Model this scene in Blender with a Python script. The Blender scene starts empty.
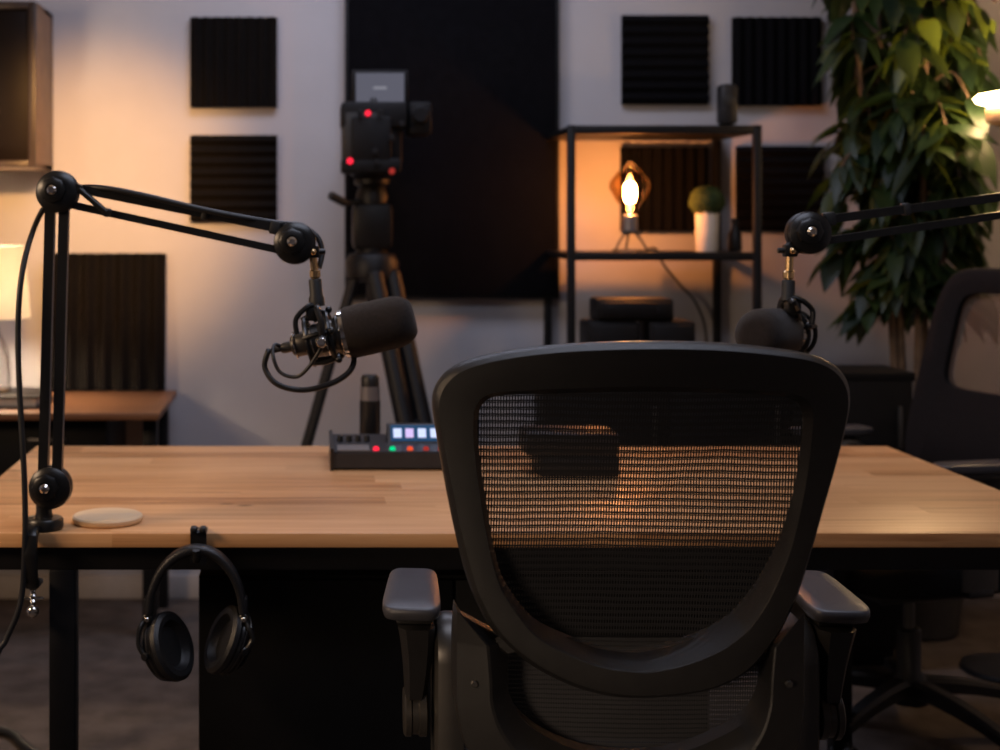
import bpy, bmesh, math, random
from mathutils import Vector, Matrix
R = math.radians
PI = math.pi
rnd = random.Random(7)
sc = bpy.context.scene
COL = sc.collection

# ------------------------------------------------------------------ camera numbers (shift lens, level, looking along +Y)
FPX, CX, CY, ZC = 1389.0, 310.0, 220.0, 1.2925
def P(px, py, D):
    return Vector(((px - CX) * D / FPX, D, ZC - (py - CY) * D / FPX))
def PX(px, D): return (px - CX) * D / FPX
def PZ(py, D): return ZC - (py - CY) * D / FPX

# ------------------------------------------------------------------ materials
def new_mat(name):
    m = bpy.data.materials.new(name); m.use_nodes = True
    nt = m.node_tree; nt.nodes.clear()
    out = nt.nodes.new('ShaderNodeOutputMaterial')
    return m, nt, out
def N(nt, t, **kw):
    n = nt.nodes.new(t)
    for k, v in kw.items(): setattr(n, k, v)
    return n
def L(nt, a, b): nt.links.new(a, b)
def mat(name, col, rough=0.5, metal=0.0, var=0.12, scale=30, bump=0.0, bscale=300, spec=0.5, coat=0.0, sheen=0.0):
    m, nt, out = new_mat(name)
    b = N(nt, 'ShaderNodeBsdfPrincipled')
    b.inputs['Roughness'].default_value = rough
    b.inputs['Metallic'].default_value = metal
    b.inputs['Specular IOR Level'].default_value = spec
    b.inputs['Coat Weight'].default_value = coat
    b.inputs['Sheen Weight'].default_value = sheen
    tc = N(nt, 'ShaderNodeTexCoord')
    no = N(nt, 'ShaderNodeTexNoise'); no.inputs['Scale'].default_value = scale; no.inputs['Detail'].default_value = 4
    L(nt, tc.outputs['Object'], no.inputs['Vector'])
    r = N(nt, 'ShaderNodeValToRGB')
    c = Vector(col)
    r.color_ramp.elements[0].color = (*(c * (1 - var)), 1); r.color_ramp.elements[0].position = .3
    r.color_ramp.elements[1].color = (*(c * (1 + var)), 1); r.color_ramp.elements[1].position = .7
    L(nt, no.outputs['Fac'], r.inputs['Fac']); L(nt, r.outputs['Color'], b.inputs['Base Color'])
    if bump:
        n2 = N(nt, 'ShaderNodeTexNoise'); n2.inputs['Scale'].default_value = bscale; n2.inputs['Detail'].default_value = 3
        L(nt, tc.outputs['Object'], n2.inputs['Vector'])
        bp = N(nt, 'ShaderNodeBump'); bp.inputs['Strength'].default_value = bump; bp.inputs['Distance'].default_value = .002
        L(nt, n2.outputs['Fac'], bp.inputs['Height']); L(nt, bp.outputs['Normal'], b.inputs['Normal'])
    L(nt, b.outputs['BSDF'], out.inputs['Surface'])
    return m
def emit(name, col, s):
    m, nt, out = new_mat(name)
    e = N(nt, 'ShaderNodeEmission'); e.inputs['Color'].default_value = (*col, 1); e.inputs['Strength'].default_value = s
    L(nt, e.outputs['Emission'], out.inputs['Surface'])
    return m
def wood_mat(name, dark, mid, light, rough=.42, plank=.07, gscale=1.0, knot=None):
    m, nt, out = new_mat(name)
    b = N(nt, 'ShaderNodeBsdfPrincipled'); b.inputs['Roughness'].default_value = rough
    tc = N(nt, 'ShaderNodeTexCoord'); sep = N(nt, 'ShaderNodeSeparateXYZ'); L(nt, tc.outputs['Object'], sep.inputs[0])
    # plank index along y
    dv = N(nt, 'ShaderNodeMath', operation='DIVIDE'); dv.inputs[1].default_value = plank; L(nt, sep.outputs['Y'], dv.inputs[0])
    fl = N(nt, 'ShaderNodeMath', operation='FLOOR'); L(nt, dv.outputs[0], fl.inputs[0])
    wn = N(nt, 'ShaderNodeTexWhiteNoise', noise_dimensions='1D'); L(nt, fl.outputs[0], wn.inputs['W'])
    # staggered board ends along x
    sx = N(nt, 'ShaderNodeMath', operation='MULTIPLY_ADD'); sx.inputs[1].default_value = 1.1; L(nt, sep.outputs['X'], sx.inputs[0])
    m7 = N(nt, 'ShaderNodeMath', operation='MULTIPLY'); m7.inputs[1].default_value = 7.3; L(nt, wn.outputs['Value'], m7.inputs[0]); L(nt, m7.outputs[0], sx.inputs[2])
    fx = N(nt, 'ShaderNodeMath', operation='FLOOR'); L(nt, sx.outputs[0], fx.inputs[0])
    cb = N(nt, 'ShaderNodeCombineXYZ'); L(nt, fl.outputs[0], cb.inputs[0]); L(nt, fx.outputs[0], cb.inputs[1])
    w2 = N(nt, 'ShaderNodeTexWhiteNoise', noise_dimensions='3D'); L(nt, cb.outputs[0], w2.inputs['Vector'])
    # grain
    mp = N(nt, 'ShaderNodeMapping'); mp.inputs['Scale'].default_value = (1.3 * gscale, 26 * gscale, 26 * gscale); L(nt, tc.outputs['Object'], mp.inputs['Vector'])
    off = N(nt, 'ShaderNodeVectorMath', operation='ADD'); L(nt, mp.outputs[0], off.inputs[0])
    sc3 = N(nt, 'ShaderNodeVectorMath', operation='SCALE'); sc3.inputs['Scale'].default_value = 9; L(nt, w2.outputs['Color'], sc3.inputs[0]); L(nt, sc3.outputs[0], off.inputs[1])
    no = N(nt, 'ShaderNodeTexNoise'); no.inputs['Scale'].default_value = 2.2; no.inputs['Detail'].default_value = 6; no.inputs['Distortion'].default_value = .6
    L(nt, off.outputs[0], no.inputs['Vector'])
    mx = N(nt, 'ShaderNodeMath', operation='MULTIPLY_ADD'); mx.inputs[1].default_value = .34; L(nt, w2.outputs['Value'], mx.inputs[0])
    ml = N(nt, 'ShaderNodeMath', operation='MULTIPLY'); ml.inputs[1].default_value = .75; L(nt, no.outputs['Fac'], ml.inputs[0]); L(nt, ml.outputs[0], mx.inputs[2])
    r = N(nt, 'ShaderNodeValToRGB'); e = r.color_ramp.elements
    e[0].position = .28; e[0].color = (*dark, 1); e[1].position = .8; e[1].color = (*light, 1)
    k = e.new(.48); k.color = (*mid, 1)
    L(nt, mx.outputs[0], r.inputs['Fac'])
    colr = r.outputs['Color']
    if knot:
        for (kx, ky, kr) in knot:
            v = N(nt, 'ShaderNodeVectorMath', operation='SUBTRACT'); v.inputs[1].default_value = (kx, ky, 0); L(nt, tc.outputs['Object'], v.inputs[0])
            m2 = N(nt, 'ShaderNodeVectorMath', operation='MULTIPLY'); m2.inputs[1].default_value = (1, 1.9, 0); L(nt, v.outputs[0], m2.inputs[0])
            n3 = N(nt, 'ShaderNodeTexNoise'); n3.inputs['Scale'].default_value = 38; L(nt, tc.outputs['Object'], n3.inputs['Vector'])
            ln = N(nt, 'ShaderNodeVectorMath', operation='LENGTH'); L(nt, m2.outputs[0], ln.inputs[0])
            ad = N(nt, 'ShaderNodeMath', operation='MULTIPLY_ADD'); ad.inputs[1].default_value = kr * 1.6; L(nt, n3.outputs['Fac'], ad.inputs[0]); L(nt, ln.outputs['Value'], ad.inputs[2])
            mr = N(nt, 'ShaderNodeMapRange'); mr.inputs['From Min'].default_value = kr * .9; mr.inputs['From Max'].default_value = kr * 2.0
            mr.inputs['To Min'].default_value = .95; mr.inputs['To Max'].default_value = 0; L(nt, ad.outputs[0], mr.inputs['Value'])
            mm = N(nt, 'ShaderNodeMix', data_type='RGBA'); L(nt, mr.outputs['Result'], mm.inputs['Factor'])
            L(nt, colr, mm.inputs[6]); mm.inputs[7].default_value = (*(Vector(dark) * .5), 1)
            colr = mm.outputs[2]
    L(nt, colr, b.inputs['Base Color'])
    bp = N(nt, 'ShaderNodeBump'); bp.inputs['Strength'].default_value = .08; bp.inputs['Distance'].default_value = .002
    L(nt, no.outputs['Fac'], bp.inputs['Height']); L(nt, bp.outputs['Normal'], b.inputs['Normal'])
    L(nt, b.outputs['BSDF'], out.inputs['Surface'])
    return m
def weave_mat(name, col, row=.0095, colp=.003, row_open=.55, col_open=.62, sheen=.3):
    """an open woven mesh: yarn rows and threads with real holes between them (UV in metres)"""
    m, nt, out = new_mat(name)
    uv = N(nt, 'ShaderNodeUVMap'); 
    nz = N(nt, 'ShaderNodeTexNoise'); nz.inputs['Scale'].default_value = 14; nz.inputs['Detail'].default_value = 2; L(nt, uv.outputs[0], nz.inputs['Vector'])
    sb = N(nt, 'ShaderNodeVectorMath', operation='SUBTRACT'); sb.inputs[1].default_value = (.5, .5, .5); L(nt, nz.outputs['Color'], sb.inputs[0])
    s2 = N(nt, 'ShaderNodeVectorMath', operation='SCALE'); s2.inputs['Scale'].default_value = .004; L(nt, sb.outputs[0], s2.inputs[0])
    ad = N(nt, 'ShaderNodeVectorMath', operation='ADD'); L(nt, uv.outputs[0], ad.inputs[0]); L(nt, s2.outputs[0], ad.inputs[1])
    sep = N(nt, 'ShaderNodeSeparateXYZ'); L(nt, ad.outputs[0], sep.inputs[0])
    def openness(sock, pitch, op):
        d = N(nt, 'ShaderNodeMath', operation='DIVIDE'); d.inputs[1].default_value = pitch; L(nt, sock, d.inputs[0])
        f = N(nt, 'ShaderNodeMath', operation='FRACT'); L(nt, d.outputs[0], f.inputs[0])
        c = N(nt, 'ShaderNodeMath', operation='LESS_THAN'); c.inputs[1].default_value = op; L(nt, f.outputs[0], c.inputs[0])
        return c.outputs[0], d.outputs[0]
    rsock, rdiv = openness(sep.outputs['Y'], row, row_open)
    csock, _ = openness(sep.outputs['X'], colp, col_open)
    mu = N(nt, 'ShaderNodeMath', operation='MULTIPLY'); L(nt, rsock, mu.inputs[0]); L(nt, csock, mu.inputs[1])
    # the dense yarn rows keep small pores too
    r2, _ = openness(sep.outputs['Y'], row / 3, .2)
    mu2 = N(nt, 'ShaderNodeMath', operation='MULTIPLY'); L(nt, r2, mu2.inputs[0]); L(nt, csock, mu2.inputs[1])
    mxm = N(nt, 'ShaderNodeMath', operation='MAXIMUM'); L(nt, mu.outputs[0], mxm.inputs[0]); L(nt, mu2.outputs[0], mxm.inputs[1])
    b = N(nt, 'ShaderNodeBsdfPrincipled'); b.inputs['Base Color'].default_value = (*col, 1); b.inputs['Roughness'].default_value = .6
    b.inputs['Sheen Weight'].default_value = sheen
    t = N(nt, 'ShaderNodeBsdfTransparent')
    ms = N(nt, 'ShaderNodeMixShader'); L(nt, mxm.outputs[0], ms.inputs[0]); L(nt, b.outputs[0], ms.inputs[1]); L(nt, t.outputs[0], ms.inputs[2])
    L(nt, ms.outputs[0], out.inputs['Surface'])
    return m

M = {}
M['wall'] = mat('painted_wall', (.48, .47, .49), .85, var=.03, scale=6, bump=.15, bscale=180, spec=.2)
M['ceiling'] = mat('ceiling_paint', (.5, .5, .5), .9, var=.03)
M['floor'] = mat('carpet_brown', (.105, .085, .075), .95, var=.25, scale=12, bump=.6, bscale=500, spec=.1)
M['skirt'] = mat('skirting_paint', (.45, .40, .37), .6, var=.05)
M['desk'] = wood_mat('oak_board', (.36, .155, .055), (.62, .315, .13), (.78, .455, .22), .38, .075, 1.0, knot=[(PX(228, 2.655), 2.655, .016), (PX(246, 2.64), 2.64, .018)])
M['sidewood'] = wood_mat('walnut_board', (.07, .027, .010), (.14, .056, .022), (.20, .088, .038), .45, .12)
M['coaster'] = wood_mat('pale_maple', (.58, .37, .19), (.76, .53, .30), (.86, .63, .38), .5, .3, .7)
M['black_metal'] = mat('black_powder_coat', (.006, .006, .007), .45, var=.2, bump=.08, bscale=600, spec=.28)
M['black_satin'] = mat('black_satin_paint', (.010, .010, .011), .28, var=.2)
M['arm_black'] = mat('arm_black_enamel', (.009, .009, .009), .33, var=.2)
M['rubber'] = mat('black_rubber', (.012, .012, .012), .55, var=.2)
M['cable'] = mat('cable_jacket', (.012, .012, .013), .45, var=.2)
M['foam'] = mat('mic_foam', (.025, .018, .0145), .95, var=.2, scale=200, bump=1.0, bscale=900, spec=.1, sheen=.15)
M['acoustic'] = mat('acoustic_foam_black', (.0035, .0035, .0045), .95, var=.2, scale=60, bump=.6, bscale=500, spec=.1)
M['acoustic_brown'] = mat('acoustic_foam_charcoal', (.006, .005, .0045), .95, var=.2, scale=60, bump=.6, bscale=500, spec=.1)
M['backdrop'] = mat('black_felt', (.0035, .0035, .0048), .97, var=.2, scale=40, bump=.3, bscale=400, spec=.08)
M['chrome'] = mat('chrome_steel', (.72, .70, .66), .16, 1.0, var=.03)
M['brass'] = mat('warm_brass', (.80, .55, .28), .2, 1.0, var=.05)
M['gunmetal'] = mat('gunmetal', (.10, .095, .09), .35, .8, var=.1)
M['chair_plastic'] = mat('chair_nylon', (.013, .0125, .0125), .36, var=.12, scale=50, bump=.25, bscale=1400, spec=.45)
M['arm_metal'] = mat('dark_satin_metal', (.06, .055, .05), .36, .6, var=.1)
M['chair_pad'] = mat('armrest_pad', (.045, .045, .053), .34, var=.1, bump=.15, bscale=1500, spec=.5)
M['seat_fabric'] = mat('seat_fabric', (.006, .006, .0075), .9, var=.2, scale=80, bump=.6, bscale=900, spec=.2)
M['weave'] = weave_mat('woven_back_mesh', (.006, .006, .008), row=.0088, colp=.0034, row_open=.50, col_open=.44, sheen=.1)
M['weave_low'] = weave_mat('woven_low_mesh', (.012, .012, .015), row=.006, row_open=.4, col_open=.45)
M['weave_far'] = weave_mat('far_back_mesh', (.075, .045, .032), row=.008, row_open=.55)  # warm light painted into the yarn colour, browner than the black mesh
M['leather'] = mat('black_leatherette', (.012, .012, .013), .38, var=.2, bump=.4, bscale=500)
M['dark_plastic'] = mat('dark_plastic', (.009, .009, .0105), .45, var=.15)
M['cam_black'] = mat('camera_black', (.005, .005, .006), .55, var=.2, spec=.2)
M['mixer_body'] = mat('mixer_charcoal', (.024, .024, .027), .45, var=.12)
M['mixer_plate'] = mat('mixer_grey_plate', (.16, .15, .15), .45, var=.08)
M['grey_band'] = mat('grey_steel_band', (.22, .21, .22), .35, .5, var=.08)
M['cabinet_black'] = mat('black_laminate', (.004, .004, .0045), .6, var=.2, spec=.2)
M['cab_wood'] = mat('dark_walnut_veneer', (.03, .016, .011), .4, var=.25, scale=18)
M['cab_side'] = mat('brown_side_veneer', (.20, .125, .075), .6, var=.15, scale=18)
M['dark_glass'] = mat('smoked_glass', (.008, .0045, .0035), .45, var=.1, spec=.12)
M['pot'] = mat('glazed_white_pot', (.62, .60, .57), .35, var=.05)
M['planter'] = mat('dark_planter', (.05, .045, .04), .6, var=.15)
M['soil'] = mat('potting_soil', (.03, .02, .014), 1, var=.4, scale=120, bump=1, bscale=200)
M['bark'] = mat('grey_brown_bark', (.14, .09, .055), .85, var=.35, scale=25, bump=.8, bscale=60)
M['moss'] = mat('clipped_moss', (.028, .05, .010), .9, var=.45, scale=90, bump=1, bscale=200)
M['shade_inner'] = mat('tan_collar', (.55, .36, .2), .5, var=.1)
M['paper'] = mat('book_block', (.45, .42, .38), .8, var=.1)

def leaf_mat():
    m, nt, out = new_mat('glossy_leaf')
    g = N(nt, 'ShaderNodeNewGeometry')
    r = N(nt, 'ShaderNodeValToRGB'); e = r.color_ramp.elements
    e[0].color = (.007, .018, .010, 1); e[1].color = (.024, .045, .012, 1)
    L(nt, g.outputs['Random Per Island'], r.inputs['Fac'])
    b = N(nt, 'ShaderNodeBsdfPrincipled'); b.inputs['Roughness'].default_value = .42; b.inputs['Specular IOR Level'].default_value = .3; L(nt, r.outputs['Color'], b.inputs['Base Color'])
    t = N(nt, 'ShaderNodeBsdfTranslucent'); t.inputs['Color'].default_value = (.22, .30, .03, 1)
    ms = N(nt, 'ShaderNodeMixShader'); ms.inputs[0].default_value = .16
    L(nt, b.outputs[0], ms.inputs[1]); L(nt, t.outputs[0], ms.inputs[2]); L(nt, ms.outputs[0], out.inputs['Surface'])
    return m
M['leaf'] = leaf_mat()
def shade_mat():
    m, nt, out = new_mat('linen_shade')
    d = N(nt, 'ShaderNodeBsdfDiffuse'); d.inputs['Color'].default_value = (.8, .72, .6, 1)
    t = N(nt, 'ShaderNodeBsdfTranslucent'); t.inputs['Color'].default_value = (.90, .84, .72, 1)
    tc = N(nt, 'ShaderNodeTexCoord'); w = N(nt, 'ShaderNodeTexNoise'); w.inputs['Scale'].default_value = 150; L(nt, tc.outputs['Object'], w.inputs['Vector'])
    bp = N(nt, 'ShaderNodeBump'); bp.inputs['Strength'].default_value = .2; L(nt, w.outputs['Fac'], bp.inputs['Height']); L(nt, bp.outputs[0], d.inputs['Normal'])
    ms = N(nt, 'ShaderNodeMixShader'); ms.inputs[0].default_value = .55
    L(nt, d.outputs[0], ms.inputs[1]); L(nt, t.outputs[0], ms.inputs[2]); L(nt, ms.outputs[0], out.inputs['Surface'])
    return m
M['linen'] = shade_mat()
def thin_glass(name, tint, gl=.08):
    m, nt, out = new_mat(name)
    t = N(nt, 'ShaderNodeBsdfTransparent'); t.inputs['Color'].default_value = (*tint, 1)
    g = N(nt, 'ShaderNodeBsdfGlossy'); g.inputs['Roughness'].default_value = .05
    lw = N(nt, 'ShaderNodeLayerWeight'); lw.inputs['Blend'].default_value = .25
    ml = N(nt, 'ShaderNodeMath', operation='MULTIPLY_ADD'); ml.inputs[1].default_value = .5; ml.inputs[2].default_value = gl * .4; L(nt, lw.outputs['Fresnel'], ml.inputs[0])
    ms = N(nt, 'ShaderNodeMixShader'); L(nt, ml.outputs[0], ms.inputs[0]); L(nt, t.outputs[0], ms.inputs[1]); L(nt, g.outputs[0], ms.inputs[2])
    L(nt, ms.outputs[0], out.inputs['Surface'])
    return m
M['amber_glass'] = thin_glass('amber_glass', (1.0, .74, .42))
M['clear_glass'] = thin_glass('clear_glass', (.9, .9, .9))
M['filament'] = emit('glowing_filament', (1.0, .43, .16), 340)
M['bulb'] = emit('warm_bulb', (1.0, .76, .52), 480)
M['dish'] = emit('glowing_dish', (1.0, .62, .30), 90)
M['red_led'] = emit('red_led', (1.0, .02, .05), 1.6)
M['green_led'] = emit('green_led', (.0, .75, .28), 1.0)
M['orange_led'] = emit('orange_led', (1.0, .10, .03), .9)
M['dim_led'] = emit('dim_red_led', (.6, .05, .04), .6)
M['key_white'] = emit('lit_key', (.62, .70, 1.0), 1.2)
M['key_lilac'] = emit('lit_key_lilac', (.75, .58, 1.0), 1.0)
M['blue_screen'] = emit('blue_screen', (.03, .09, .20), .8)
M['grey_screen'] = emit('grey_screen', (.20, .20, .26), .55)
M['screen_mark'] = emit('screen_mark', (.34, .34, .40), .7)

# ------------------------------------------------------------------ bmesh helpers
def add_box(bm, c, s, bev=0.0, rot=None, seg=2):
    t = bmesh.new(); bmesh.ops.create_cube(t, size=1)
    bmesh.ops.scale(t, vec=Vector(s), verts=t.verts)
    if bev: bmesh.ops.bevel(t, geom=list(t.edges), offset=bev, segments=seg, affect='EDGES', profile=.5)
    mtx = Matrix.Translation(Vector(c))
    if rot is not None: mtx = mtx @ (rot if isinstance(rot, Matrix) else Matrix.Rotation(rot, 4, 'Z'))
    bmesh.ops.transform(t, matrix=mtx, verts=t.verts)
    merge(bm, t)
def merge(bm, t):
    me = bpy.data.meshes.new('_t'); t.to_mesh(me); bm.from_mesh(me); bpy.data.meshes.remove(me); t.free()
def frame_of(d, up=Vector((0, 0, 1))):
    d = d.normalized()
    if abs(d.dot(up)) > .98: up = Vector((1, 0, 0)) if abs(d.x) < .9 else Vector((0, 1, 0))
    x = up.cross(d).normalized(); y = d.cross(x).normalized()
    return x, y, d
def add_lathe(bm, prof, p0, axis, seg=32, cap=True):
    """prof: [(radius, distance along axis)] from p0"""
    x, y, d = frame_of(Vector(axis)); p0 = Vector(p0); rings = []
    for r, h in prof:
        if r < 1e-6: rings.append([bm.verts.new(p0 + d * h)])
        else: rings.append([bm.verts.new(p0 + d * h + (x * math.cos(2 * PI * i / seg) + y * math.sin(2 * PI * i / seg)) * r) for i in range(seg)])
    for a, b in zip(rings, rings[1:]):
        for i in range(seg):
            j = (i + 1) % seg
            if len(a) == 1 and len(b) == 1: continue
            if len(a) == 1: bm.faces.new((a[0], b[i], b[j]))
            elif len(b) == 1: bm.faces.new((a[i], b[0], a[j]))
            else: bm.faces.new((a[i], b[i], b[j], a[j]))
    if cap:
        for r in (rings[0], rings[-1]):
            if len(r) > 2: bm.faces.new(r)
def add_cyl(bm, p0, p1, r, r1=None, seg=24, bev=None):
    p0, p1 = Vector(p0), Vector(p1); r1 = r if r1 is None else r1
    h = (p1 - p0).length; b = min(r, r1, h) * .18 if bev is None else bev
    b = min(b, h * .45)
    add_lathe(bm, [(r - b, 0), (r, b), (r1, h - b), (r1 - b, h)], p0, p1 - p0, seg)
def catmull(pts, n=8, closed=False):
    pts = [Vector(p) for p in pts]; out = []; m = len(pts)
    for i in range(m if closed else m - 1):
        if closed: a, b, c, d = pts[i - 1], pts[i], pts[(i + 1) % m], pts[(i + 2) % m]
        else: a, b, c, d = pts[max(i - 1, 0)], pts[i], pts[i + 1], pts[min(i + 2, m - 1)]
        for k in range(n):
            t = k / n
            out.append(.5 * ((2 * b) + (c - a) * t + (2 * a - 5 * b + 4 * c - d) * t * t + (3 * b - a - 3 * c + d) * t ** 3))
    if not closed: out.append(pts[-1])
    return out
def add_tube(bm, pts, r, seg=10, smooth=6, closed=False, cap=True, sq=None):
    pp = catmull(pts, smooth, closed) if smooth > 1 else [Vector(p) for p in pts]
    m = len(pp); rings = []; up = None
    for i, p in enumerate(pp):
        if closed: d = pp[(i + 1) % m] - pp[i - 1]
        else: d = pp[min(i + 1, m - 1)] - pp[max(i - 1, 0)]
        d.normalize()
        if up is None: x, y, _ = frame_of(d)
        else:
            x = (up - d * up.dot(d)).normalized(); y = d.cross(x)
        up = x
        rr = r(i / (m - 1)) if callable(r) else r
        if sq: ring = [bm.verts.new(p + x * a * sq[0] + y * b * sq[1]) for a, b in ((1, 1), (-1, 1), (-1, -1), (1, -1))]
        else: ring = [bm.verts.new(p + (x * math.cos(2 * PI * k / seg) + y * math.sin(2 * PI * k / seg)) * rr) for k in range(seg)]
        rings.append(ring)
    pairs = list(zip(rings, rings[1:])) + ([(rings[-1], rings[0])] if closed else [])
    s = len(rings[0])
    for a, b in pairs:
        for k in range(s):
            bm.faces.new((a[k], b[k], b[(k + 1) % s], a[(k + 1) % s]))
    if cap and not closed:
        bm.faces.new(rings[0]); bm.faces.new(rings[-1])
def add_sphere(bm, c, r, seg=20, sc_=(1, 1, 1)):
    t = bmesh.new(); bmesh.ops.create_uvsphere(t, u_segments=seg, v_segments=max(8, seg // 2), radius=r)
    bmesh.ops.scale(t, vec=Vector(sc_), verts=t.verts); bmesh.ops.translate(t, vec=Vector(c), verts=t.verts); merge(bm, t)
def add_prism(bm, poly, vec):
    """poly: list of 3D points (planar), extruded by vec"""
    vec = Vector(vec); a = [bm.verts.new(Vector(p)) for p in poly]; b = [bm.verts.new(Vector(p) + vec) for p in poly]
    n = len(a); bm.faces.new(a); bm.faces.new(b)
    for i in range(n): bm.faces.new((a[i], b[i], b[(i + 1) % n], a[(i + 1) % n]))
def add_skin(bm, rings, closed_u=True, cap=False):
    vs = [[bm.verts.new(p) for p in r] for r in rings]; n = len(vs[0])
    for a, b in zip(vs, vs[1:]):
        for i in range(n if closed_u else n - 1):
            j = (i + 1) % n; bm.faces.new((a[i], b[i], b[j], a[j]))
    if cap: bm.faces.new(vs[0]); bm.faces.new(vs[-1])
    return vs
WM = {}
def wmat(o):
    return WM.get(o.name, Matrix())
def obj(name, bm, m, parent=None, local=False, angle=38, uv=None):
    bmesh.ops.remove_doubles(bm, verts=bm.verts, dist=1e-6)
    bmesh.ops.recalc_face_normals(bm, faces=bm.faces)
    if parent is not None and not local:
        bmesh.ops.transform(bm, matrix=wmat(parent).inverted(), verts=bm.verts)
    me = bpy.data.meshes.new(name); bm.to_mesh(me); bm.free()
    for p in me.polygons: p.use_smooth = True
    me.set_sharp_from_angle(angle=R(angle))
    me.materials.append(m)
    o = bpy.data.objects.new(name, me); COL.objects.link(o)
    if parent is not None:
        o.parent = parent; WM[o.name] = wmat(parent)
    else: WM[o.name] = Matrix()
    return o
def thing(name, label, cat, loc=(0, 0, 0), rz=0, group=None):
    o = bpy.data.objects.new(name, None); COL.objects.link(o); o.empty_display_size = .1
    o.location = loc; o.rotation_euler = (0, 0, rz); o['label'] = label; o['category'] = cat
    if group: o['group'] = group
    WM[o.name] = Matrix.Translation(Vector(loc)) @ Matrix.Rotation(rz, 4, 'Z')
    return o
def tag(o, label, cat, group=None):
    o['label'] = label; o['category'] = cat
    if group: o['group'] = group
    return o
def center(o):
    """put the origin of a one-mesh thing at the base of its own geometry"""
    vs = [v.co for v in o.data.vertices]
    c = Vector(((min(v.x for v in vs) + max(v.x for v in vs)) / 2, (min(v.y for v in vs) + max(v.y for v in vs)) / 2, min(v.z for v in vs)))
    o.data.transform(Matrix.Translation(-c)); o.location = c; WM[o.name] = Matrix.Translation(c)
    return o
def struct(name, bm, m):
    o = obj(name, bm, m); o['kind'] = 'structure'; return o
def B(): return bmesh.new()
def box_obj(name, c, s, m, parent=None, bev=.003, rot=None, local=False):
    b = B(); add_box(b, c, s, bev, rot); return obj(name, b, m, parent, local)

# ------------------------------------------------------------------ room
X0, X1, Y0, Y1, H = -2.4, 3.2, -1.9, 4.75, 2.75
T = .1
def slab(name, c, s, m): 
    b = B(); add_box(b, c, s); struct(name, b, m)
slab('floor', ((X0 + X1) / 2, (Y0 + Y1) / 2, -T / 2), (X1 - X0 + 2 * T, Y1 - Y0 + 2 * T, T), M['floor'])
slab('ceiling', ((X0 + X1) / 2, (Y0 + Y1) / 2, H + T / 2), (X1 - X0 + 2 * T, Y1 - Y0 + 2 * T, T), M['ceiling'])
slab('wall_back', ((X0 + X1) / 2, Y1 + T / 2, H / 2), (X1 - X0 + 2 * T, T, H), M['wall'])
slab('wall_front', ((X0 + X1) / 2, Y0 - T / 2, H / 2), (X1 - X0 + 2 * T, T, H), M['wall'])
slab('wall_left', (X0 - T / 2, (Y0 + Y1) / 2, H / 2), (T, Y1 - Y0, H), M['wall'])
slab('wall_right', (X1 + T / 2, (Y0 + Y1) / 2, H / 2), (T, Y1 - Y0, H), M['wall'])
b = B(); add_box(b, ((X0 + X1) / 2, Y1 - .007, .04), (X1 - X0, .014, .08), .003); struct('baseboard_back', b, M['skirt'])

# ------------------------------------------------------------------ acoustic panels on the wall
def foam_panel(px0, py0, px1, py1, D, ribs, vertical, label, m, thick=.036, base=.024, tilt=0.0, n=None, group='ribbed acoustic foam tiles on the wall'):
    x0, x1 = PX(px0, D), PX(px1, D); z0, z1 = PZ(py1, D), PZ(py0, D)
    w, h = x1 - x0, z1 - z0
    b = B(); prof = []
    span = w if vertical else h
    for i in range(ribs):
        a = span * i / ribs; q = span / ribs
        prof += [(a, base), (a + q * .12, base), (a + q * .42, thick), (a + q * .58, thick), (a + q * .88, base)]
    prof.append((span, base))
    poly = [(0, 0)] + prof + [(span, 0)]
    if vertical: add_prism(b, [(-w / 2 + s, -d, 0) for s, d in poly], (0, 0, h))
    else: add_prism(b, [(-w / 2, -d, s) for s, d in poly], (w, 0, 0))
    o = obj('acoustic_panel', b, m, angle=20)
    tag(o, label, 'acoustic panel', group)
    o.rotation_euler = (tilt, 0, 0)
    return o, x0, x1, z0, z1
def hang_panel(*a, **k):
    o, x0, x1, z0, z1 = foam_panel(*a, **k); o.location = ((x0 + x1) / 2, Y1 - .001, z0); return o
W = 4.72
hang_panel(190, 17, 277, 107, W, 8, True, 'upper of the two ribbed black foam tiles left of the tall black wall panel', M['acoustic_brown'])
hang_panel(190, 135, 277, 222, W, 8, False, 'lower black foam tile with level ribs left of tall black panel, above microphone arm', M['acoustic_brown'])
hang_panel(623, 15, 709, 104, W, 8, False, 'black foam tile above the metal shelf, left one of the upper pair', M['acoustic'])
hang_panel(734, 17, 822, 105, W, 8, True, 'upper black foam tile on the wall beside the leafy plant, topmost right', M['acoustic'])
hang_panel(622, 147, 709, 231, W, 8, True, 'black foam tile seen inside the metal shelf behind the lit bulb', M['acoustic'])
hang_panel(738, 146, 824, 231, W, 8, False, 'lower black foam tile on the wall between shelf post and leafy plant', M['acoustic'])
# tall felt panel
t = thing('wall_panel', 'tall matt black fabric panel on the wall behind the video camera', 'wall panel', (PX(452, 4.7), Y1, PZ(299, 4.7)))
x0, x1, z0, z1 = PX(345, 4.69), PX(560, 4.69), PZ(299, 4.69), PZ(-70, 4.69)
b = B(); add_box(b, ((x0 + x1) / 2, Y1 - .031, (z0 + z1) / 2), (x1 - x0 - .02, .056, z1 - z0 - .02), .008); obj('fabric_face', b, M['backdrop'], t)
b = B()
for xx in (x0 + .006, x1 - .006): add_box(b, (xx, Y1 - .026, (z0 + z1) / 2), (.012, .05, z1 - z0), .002)
for zz in (z0 + .006, z1 - .006): add_box(b, ((x0 + x1) / 2, Y1 - .026, zz), (x1 - x0, .05, .012), .002)
obj('panel_frame', b, M['black_metal'], t)

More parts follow.
